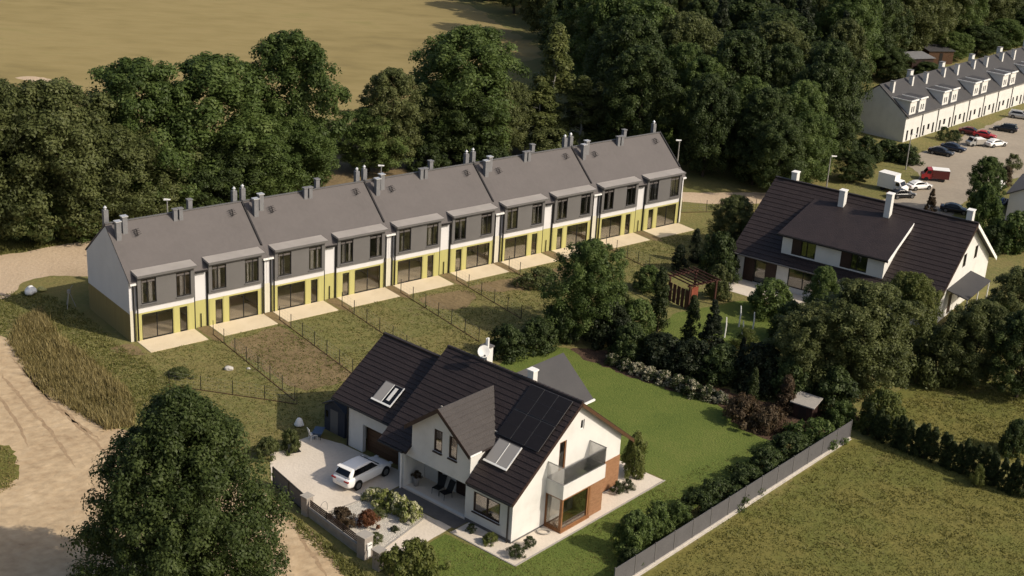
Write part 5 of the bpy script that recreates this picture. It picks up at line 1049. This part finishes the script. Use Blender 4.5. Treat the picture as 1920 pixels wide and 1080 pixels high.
# garden trees between the two brown roofed houses and round the duplex
GTR = 'trees and shrubs of the gardens'
kinds = {'broad': ('garden_tree', 'tree'), 'tallround': ('garden_tree', 'tree'), 'conifer': ('conifer_tree', 'tree'), 'thuja': ('columnar_conifer', 'conifer'), 'shrub': ('shrub', 'shrub'), 'ball': ('clipped_shrub', 'shrub'), 'sprawl': ('spreading_shrub', 'shrub'), 'birch': ('garden_tree', 'tree')}
for k, t, lf, lab in (
 ('broad', (6.57, 113.01, 8.48, 6.20), 'leaf_mid', 'dark leafy tree standing before the right half of the row'),
 ('shrub', (-0.10, 107.96, 2.68, 3.53), 'leaf_dark', 'leftmost dark shrub of the hedge behind the gable house ridge'),
 ('shrub', (2.32, 109.75, 2.67, 3.80), 'leaf_dark', 'dark shrub second from left in the hedge behind the ridge'),
 ('shrub', (4.26, 111.74, 3.43, 3.41), 'leaf_dark', 'dark shrub at the left foot of the leafy tree'),
 ('shrub', (8.45, 111.79, 3.68, 4.09), 'leaf_conifer', 'dark shrub at the right foot of the leafy tree'),
 ('shrub', (9.39, 117.29, 2.80, 3.55), 'leaf_olive', 'olive shrub behind the leafy tree'),
 ('shrub', (10.79, 112.71, 3.70, 3.66), 'leaf_mid', 'green shrub left of the slim columnar conifer'),
 ('thuja', (12.89, 115.15, 6.18, 2.15), 'leaf_thuja', 'slim tall columnar conifer left of the pergola'),
 ('shrub', (12.76, 125.02, 2.41, 3.00), 'leaf_mid', 'small bush in the rough plot left of the pergola'),
 ('thuja', (16.13, 130.88, 2.77, 1.88), 'leaf_conifer', 'rounded dark conifer at the last terrace slab, left one'),
 ('thuja', (17.88, 133.30, 3.59, 1.59), 'leaf_conifer', 'taller pointed dark conifer at the last terrace slab'),
 ('broad', (22.21, 137.83, 5.61, 4.80), 'leaf_olive', 'bushy tree at the left end of the duplex'),
 ('shrub', (19.82, 129.74, 4.38, 4.14), 'leaf_dark', 'dark bush below the bushy tree by the duplex'),
 ('shrub', (19.17, 124.01, 3.19, 2.49), 'leaf_olive', 'olive bush right of the pergola'),
 ('thuja', (15.37, 111.68, 4.89, 1.82), 'leaf_thuja', 'slim conifer in front of the pergola'),
 ('conifer', (16.96, 110.46, 5.00, 2.97), 'leaf_conifer', 'dark pointed conifer left of the white posts'),
 ('ball', (20.19, 112.40, 1.89, 2.38), 'leaf_light', 'pale round clipped shrub by the white posts'),
 ('thuja', (19.32, 108.41, 2.89, 0.89), 'leaf_conifer', 'tiny dark conifer in front of the pale round shrub'),
 ('shrub', (23.43, 120.74, 3.23, 4.62), 'leaf_mid', 'green shrub in front of the duplex left rooms'),
 ('shrub', (24.32, 114.74, 3.51, 4.18), 'leaf_dark', 'dark shrub in front of the duplex middle windows'),
 ('tallround', (26.60, 113.92, 7.16, 3.23), 'leaf_mid', 'slender green tree before the duplex dormer'),
 ('broad', (28.03, 104.97, 9.03, 8.40), 'leaf_olive', 'large olive tree in the middle of the duplex garden'),
 ('broad', (24.14, 104.43, 7.19, 6.44), 'leaf_olive', 'olive tree left of the largest one in the duplex garden'),
 ('broad', (33.71, 112.69, 7.45, 4.81), 'leaf_light', 'light green tree at the corner of the duplex'),
 ('shrub', (35.14, 107.49, 4.78, 4.84), 'leaf_olive', 'olive shrub under the light gable of the duplex'),
 ('broad', (38.35, 107.94, 7.14, 5.74), 'leaf_olive', 'olive tree right of the duplex canopy'),
 ('broad', (44.67, 117.80, 6.62, 5.71), 'leaf_olive', 'yellowish tree at the right edge beside the duplex gable'),
 ('broad', (41.46, 105.82, 7.28, 5.21), 'leaf_dark', 'dark tree at the right edge above the conifer hedge'),
 ('shrub', (38.81, 114.57, 3.52, 3.72), 'leaf_dark', 'dark shrub under the duplex canopy'),
 ('shrub', (42.93, 117.54, 4.09, 3.80), 'leaf_mid', 'green shrub right of the duplex gable'),
 ('tallround', (52.23, 153.84, 6.99, 4.09), 'leaf_mid', 'round headed tree on the pavement behind the duplex'),
 ('shrub', (50.57, 148.01, 5.47, 4.07), 'leaf_mid', 'bush below the round headed tree behind the duplex'),
 ('ball', (62.08, 174.43, 2.23, 2.42), 'leaf_olive', 'small ball tree on the pavement at the right edge'),
 ('thuja', (59.10, 167.44, 2.70, 1.95), 'leaf_brown', 'dark reddish conifer left of the right edge house'),
 ('conifer', (46.41, 153.69, 3.14, 1.68), 'leaf_brown', 'small brownish conifer above the duplex ridge'),
 ('ball', (57.07, 188.58, 1.78, 1.88), 'leaf_dark', 'left clipped ball by the far terrace door'),
 ('ball', (58.38, 188.32, 1.49, 2.31), 'leaf_dark', 'right clipped ball by the far terrace door'),
 ('shrub', (52.71, 143.21, 4.16, 5.08), 'leaf_mid', 'bushy shrub right of the duplex ridge end'),
 ('shrub', (50.32, 142.79, 2.68, 3.38), 'leaf_dark', 'dark shrub beside the right edge house'),
 ('broad', (40.32, 165.84, 3.67, 4.50), 'leaf_dark', 'dark tree at the wood corner near the far terrace gable'),
 ('broad', (38.40, 174.69, 8.93, 7.08), 'leaf_dark', 'dark tree left of the far terrace roof'),
 ('broad', (57.81, 223.92, 5.12, 5.92), 'leaf_dark', 'dark tree left of the grey roofed sheds by the wood'),
 ('broad', (66.09, 247.43, 5.11, 6.96), 'leaf_olive', 'olive tree behind the grey roofed sheds'),
 ('broad', (73.11, 244.15, 4.60, 6.41), 'leaf_mid', 'green tree right of the sheds behind the far terrace'),
 ('broad', (78.95, 250.20, 4.89, 7.50), 'leaf_dark', 'dark tree behind the middle of the far terrace ridge'),
 ('broad', (85.59, 256.69, 5.19, 7.68), 'leaf_mid', 'green tree behind the far terrace near the right edge'),
 ('broad', (92.02, 263.35, 5.60, 7.86), 'leaf_dark', 'dark tree behind the far terrace at the right edge'),
 ('shrub', (65.58, 230.57, 1.94, 5.21), 'leaf_dark', 'dark bush before the sheds behind the far terrace'),
 ('shrub', (59.06, 221.29, 2.12, 4.18), 'leaf_olive', 'olive bush behind the first townhouse chimney'),
 ('broad', (29.95, 159.05, 8.72, 7.43), 'leaf_dark', 'dark tree behind the left end of the duplex roof'),
 ('broad', (27.55, 161.94, 7.83, 6.30), 'leaf_dark', 'dark tree shading the road at the right end of the row'),
 ('broad', (33.60, 162.31, 8.74, 6.94), 'leaf_mid', 'green tree behind the left chimney of the duplex'),
 ('shrub', (43.73, 175.35, 3.07, 4.19), 'leaf_dark', 'dark hedge bush below the far terrace gable, left one'),
 ('shrub', (46.78, 177.47, 2.26, 3.97), 'leaf_dark', 'dark hedge bush below the middle of the far terrace gable'),
 ('shrub', (48.82, 175.95, 2.25, 4.07), 'leaf_dark', 'dark hedge bush at the near corner of the far terrace'),
 ('shrub', (12.68, 107.45, 2.97, 4.18), 'leaf_conifer', 'dark hedge shrub behind the middle white flowers'),
 ('shrub', (10.12, 109.02, 3.00, 4.01), 'leaf_dark', 'dark hedge shrub behind the first white flowers'),
 ('shrub', (14.98, 106.20, 3.08, 4.13), 'leaf_conifer', 'dark hedge shrub behind the last white flowers'),
 ('shrub', (17.30, 105.50, 3.07, 4.11), 'leaf_dark', 'dark hedge shrub below the pale round shrub'),
 ('shrub', (20.18, 104.38, 3.75, 4.72), 'leaf_conifer', 'dark hedge shrub left of the large olive tree'),
 ('shrub', (22.49, 102.72, 3.71, 4.23), 'leaf_dark', 'dark shrub behind the small brown hut'),
 ('shrub', (25.60, 101.23, 3.67, 4.18), 'leaf_dark', 'dark shrub right of the small brown hut'),
 ('thuja', (19.18, 100.83, 3.43, 1.17), 'leaf_thuja', 'young slim conifer in the bark bed left of the hut'),
 ('thuja', (21.67, 100.23, 3.42, 1.66), 'leaf_brown', 'brownish slim conifer beside the small hut'),
 ('sprawl', (18.32, 98.40, 2.03, 3.67), 'leaf_brown', 'low brown shrub in the bark bed'),
 ('sprawl', (20.00, 97.27, 1.80, 2.83), 'leaf_brown', 'second low brown shrub at the lawn corner'),
 ('shrub', (28.69, 98.14, 3.29, 3.46), 'leaf_light', 'pale green shrub at the near end of the conifer hedge'),
 ('shrub', (25.69, 98.47, 2.04, 2.45), 'leaf_mid', 'green shrub at the far end of the panel fence'),
 ('ball', (33.73, 90.13, 1.71, 1.06), 'leaf_light', 'small yellow green bush before the conifer hedge'),
 ('shrub', (38.13, 95.69, 2.67, 2.39), 'leaf_dark', 'dark bush in the meadow behind the conifer hedge'),
 ('shrub', (9.27, 88.84, 3.15, 1.95), 'leaf_light', 'green climber shrub at the right corner of the gable house'),
 ('shrub', (8.63, 78.28, 3.02, 2.70), 'leaf_mid', 'nearest round bush along the panel fence'),
 ('shrub', (10.26, 80.26, 2.64, 2.28), 'leaf_mid', 'second round bush along the panel fence'),
 ('shrub', (11.80, 82.04, 1.72, 1.90), 'leaf_mid', 'third round bush along the panel fence'),
 ('sprawl', (13.40, 84.02, 1.47, 3.01), 'leaf_dark', 'first low juniper beyond the round bushes on the fence'),
 ('sprawl', (15.05, 85.94, 1.41, 3.14), 'leaf_dark', 'second low juniper along the fence'),
 ('sprawl', (16.89, 88.24, 1.43, 3.35), 'leaf_dark', 'third low juniper along the fence'),
 ('sprawl', (18.80, 90.65, 1.54, 3.43), 'leaf_dark', 'fourth low juniper along the fence'),
 ('sprawl', (20.91, 93.34, 1.66, 3.75), 'leaf_dark', 'fifth low juniper along the fence by the lawn corner'),
 ('sprawl', (23.15, 95.83, 1.69, 3.59), 'leaf_mid', 'last juniper near the far end of the panel fence'),
 ('shrub', (8.35, 76.88, 1.23, 1.66), 'leaf_dark', 'dark low bush at the foot of the nearest round bush'),
 ('ball', (1.17, 77.27, 0.81, 1.20), 'leaf_thuja', 'clipped ball at the near house corner, closest to the lawn tip'),
 ('ball', (2.09, 78.38, 0.78, 0.91), 'leaf_thuja', 'smaller clipped ball beside the hose ring'),
 ('ball', (8.78, 86.66, 0.79, 0.99), 'leaf_thuja', 'clipped ball at the right end of the house paving'),
 ('ball', (7.97, 85.97, 0.91, 0.98), 'leaf_thuja', 'clipped ball next to the brown brick wall'),
 ('ball', (-1.67, 79.89, 0.59, 0.69), 'leaf_thuja', 'little ball shrub under the corner window'),
 ('sprawl', (-0.46, 78.67, 0.70, 1.15), 'leaf_light', 'spiky green plant on the paving under the corner window'),
 ('sprawl', (-5.16, 74.92, 1.96, 3.42), 'leaf_light', 'feathery olive shrub at the bottom by the garden gate'),
 ('sprawl', (-8.28, 79.93, 1.06, 1.65), 'leaf_rust', 'rust red shrub in the gravel bed'),
 ('ball', (-7.88, 80.99, 0.68, 1.11), 'leaf_olive', 'olive clump behind the rust red shrub'),
 ('ball', (-7.61, 77.86, 0.70, 1.08), 'leaf_olive', 'pale olive ball beside the mailbox pillar'),
 ('ball', (-6.59, 79.47, 0.35, 0.62), 'leaf_thuja', 'tiny tuft in the middle of the gravel bed'),
 ('sprawl', (-10.05, 79.73, 1.18, 1.89), 'leaf_brown', 'brownish shrub growing through the slatted wall'),
 ('sprawl', (-14.96, 89.61, 1.43, 1.70), 'leaf_olive', 'weedy olive shrub behind the driveway'),
 ('sprawl', (-16.43, 88.39, 1.38, 2.05), 'leaf_olive', 'weedy olive shrub left of the driveway by the big tree'),
 ('sprawl', (2.48, 124.71, 1.60, 4.00), 'leaf_olive', 'low bush left of the dark leafy tree on bare soil'),
 ('sprawl', (-25.29, 100.49, 0.68, 2.08), 'leaf_olive', 'low weeds in front of the first terrace slab')):
    nm, ct = kinds[k]; plant(k, t, nm, lab, ct, lf, GTR)
for i, (px) in enumerate(range(9)):
    pass
fl = [(8.72, 107.52, 0.96, 1.58), (9.65, 106.80, 0.96, 1.49), (10.61, 106.10, 0.95, 1.65), (11.55, 105.20, 1.04, 1.55), (12.58, 104.43, 1.09, 1.72), (13.58, 103.66, 1.13, 1.62), (14.64, 102.62, 1.30, 2.03), (15.84, 102.01, 1.11, 1.68), (16.84, 101.47, 0.93, 1.42)]
for i, t in enumerate(fl):
    plant('shrub', t, 'flowering_shrub', f'{ordn[i]} white flowering shrub from the left along the lawn edge', 'shrub', 'leaf_flowering', 'white flowering shrubs')
# hydrangeas before the porch
for i, t in enumerate(((-8.37, 83.15, 0.89, 1.63), (-7.52, 82.55, 1.12, 1.76), (-6.64, 81.82, 1.28, 1.75), (-5.76, 80.96, 1.27, 1.74))):
    plant('big_leaf', t, 'hydrangea', f'{ordn[i]} pale leafed hydrangea from the car along the porch', 'shrub', 'leaf_hydrangea', 'hydrangeas before the porch')
# clipped conifer hedge
N = 27
h0, h1 = (27.57, 97.11), (36.94, 88.76)
for i in range(N):
    f = i/(N-1); x, y = h0[0]+(h1[0]-h0[0])*f, h0[1]+(h1[1]-h0[1])*f
    plant('thuja', (x+gw_.normal(0,.08), y+gw_.normal(0,.08), gw_.uniform(2.2,2.9), gw_.uniform(.95,1.15)), 'hedge_conifer', 'slim pointed conifer in the hedge between the meadows', 'conifer', 'leaf_thuja', 'conifers of the hedge')

# grasses
garden = fpoly(ROW, [(-9,-2),(-.4,-.5),(0,-2.9),(62,-3),(68,-2),(66,-9),(45,-13),(30,-17),(16,-18),(5,-21),(-3,-24),(-6,-18),(-7,-10)])
househ = fpoly(HOUSE, [(-8,2),(-8,20),(16,18.5),(17,5),(14,-2),(-2,-2)])
grass('rough_grass', garden, 18, .06, 'grass_green', 4, (househ, plot_a, plot_b, plot_c), 'rough green grass of the garden plots before the row')
grass('soil_weeds', plot_a, 16, .08, 'grass_green', 4, (), 'thin ochre weeds on the brown second plot')
grass('tall_grass', [(-41.07, 109.44), (-40.12, 111.97), (-36.08, 105.68), (-32.39, 101.99), (-27.91, 96.29), (-26.64, 91.58), (-28.35, 90.85), (-31.98, 93.92), (-34.73, 96.28), (-37.48, 100.24), (-40.41, 105.03)], 42, .42, 'grass_ochre', 5, (), 'tall ochre grass between the track and the row', w=.035)
grass('verge_grass', [(-45.06, 113.65), (-43.05, 115.88), (-39.35, 114.57), (-35.30, 110.34), (-30.51, 104.35), (-25.35, 99.01), (-17.60, 88.63), (-22.88, 88.76), (-27.55, 94.97), (-34.21, 103.81), (-40.77, 111.87), (-41.40, 105.98)], 30, .12, 'grass_green', 4, (), 'rough grass round the big foreground tree and gable end')
grass('verge_grass', [(-13.60, 80.46), (-12.24, 79.48), (-9.58, 76.26), (-7.32, 73.80), (-8.36, 73.11), (-10.93, 76.42), (-12.59, 78.45)], 60, .14, 'grass_green', 4, (), 'narrow strip of grass outside the boundary wall')
grass('track_grass', [(-37.12, 87.74), (-34.24, 87.47), (-32.88, 85.16), (-32.02, 82.17), (-32.88, 81.14), (-34.43, 80.61)], 30, .10, 'grass_ochre', 4, (), 'patch of dry grass on the track at the left edge')
grass('meadow_grass', [(9.44, 75.79), (16.68, 84.40), (26.03, 95.69), (27.88, 96.27), (31.87, 93.07), (38.58, 86.39), (35.51, 76.32), (8.16, 73.43)], 22, .08, 'grass_meadow', 4, (), 'long olive meadow grass below the panel fence')
grass('meadow_grass', [(30.35, 101.87), (33.97, 106.30), (38.75, 107.79), (44.13, 106.69), (41.41, 93.61), (37.73, 94.38), (33.16, 98.10)], 22, .09, 'grass_meadow', 4, (), 'rough meadow grass behind the conifer hedge')
grass('lawn_tufts', fpoly(HOUSE, [(-1.9,-2.1),(13.8,-2.1),(26,-4),(16,-8.5),(2,-7.5),(-8,-4),(-6,2.6),(-2.2,2.8)]), 26, .05, 'grass_green', 4, (), 'short lawn grass in front of the gable house', w=.05, lean=.8)
grass('road_verge_grass', fpoly(ROW, [(-14,26),(-2,24.8),(6.6,24.6),(9,22),(12,26),(0,31),(-20,36)]), 26, .22, 'grass_green', 4, (), 'green verge beyond the road at the left')
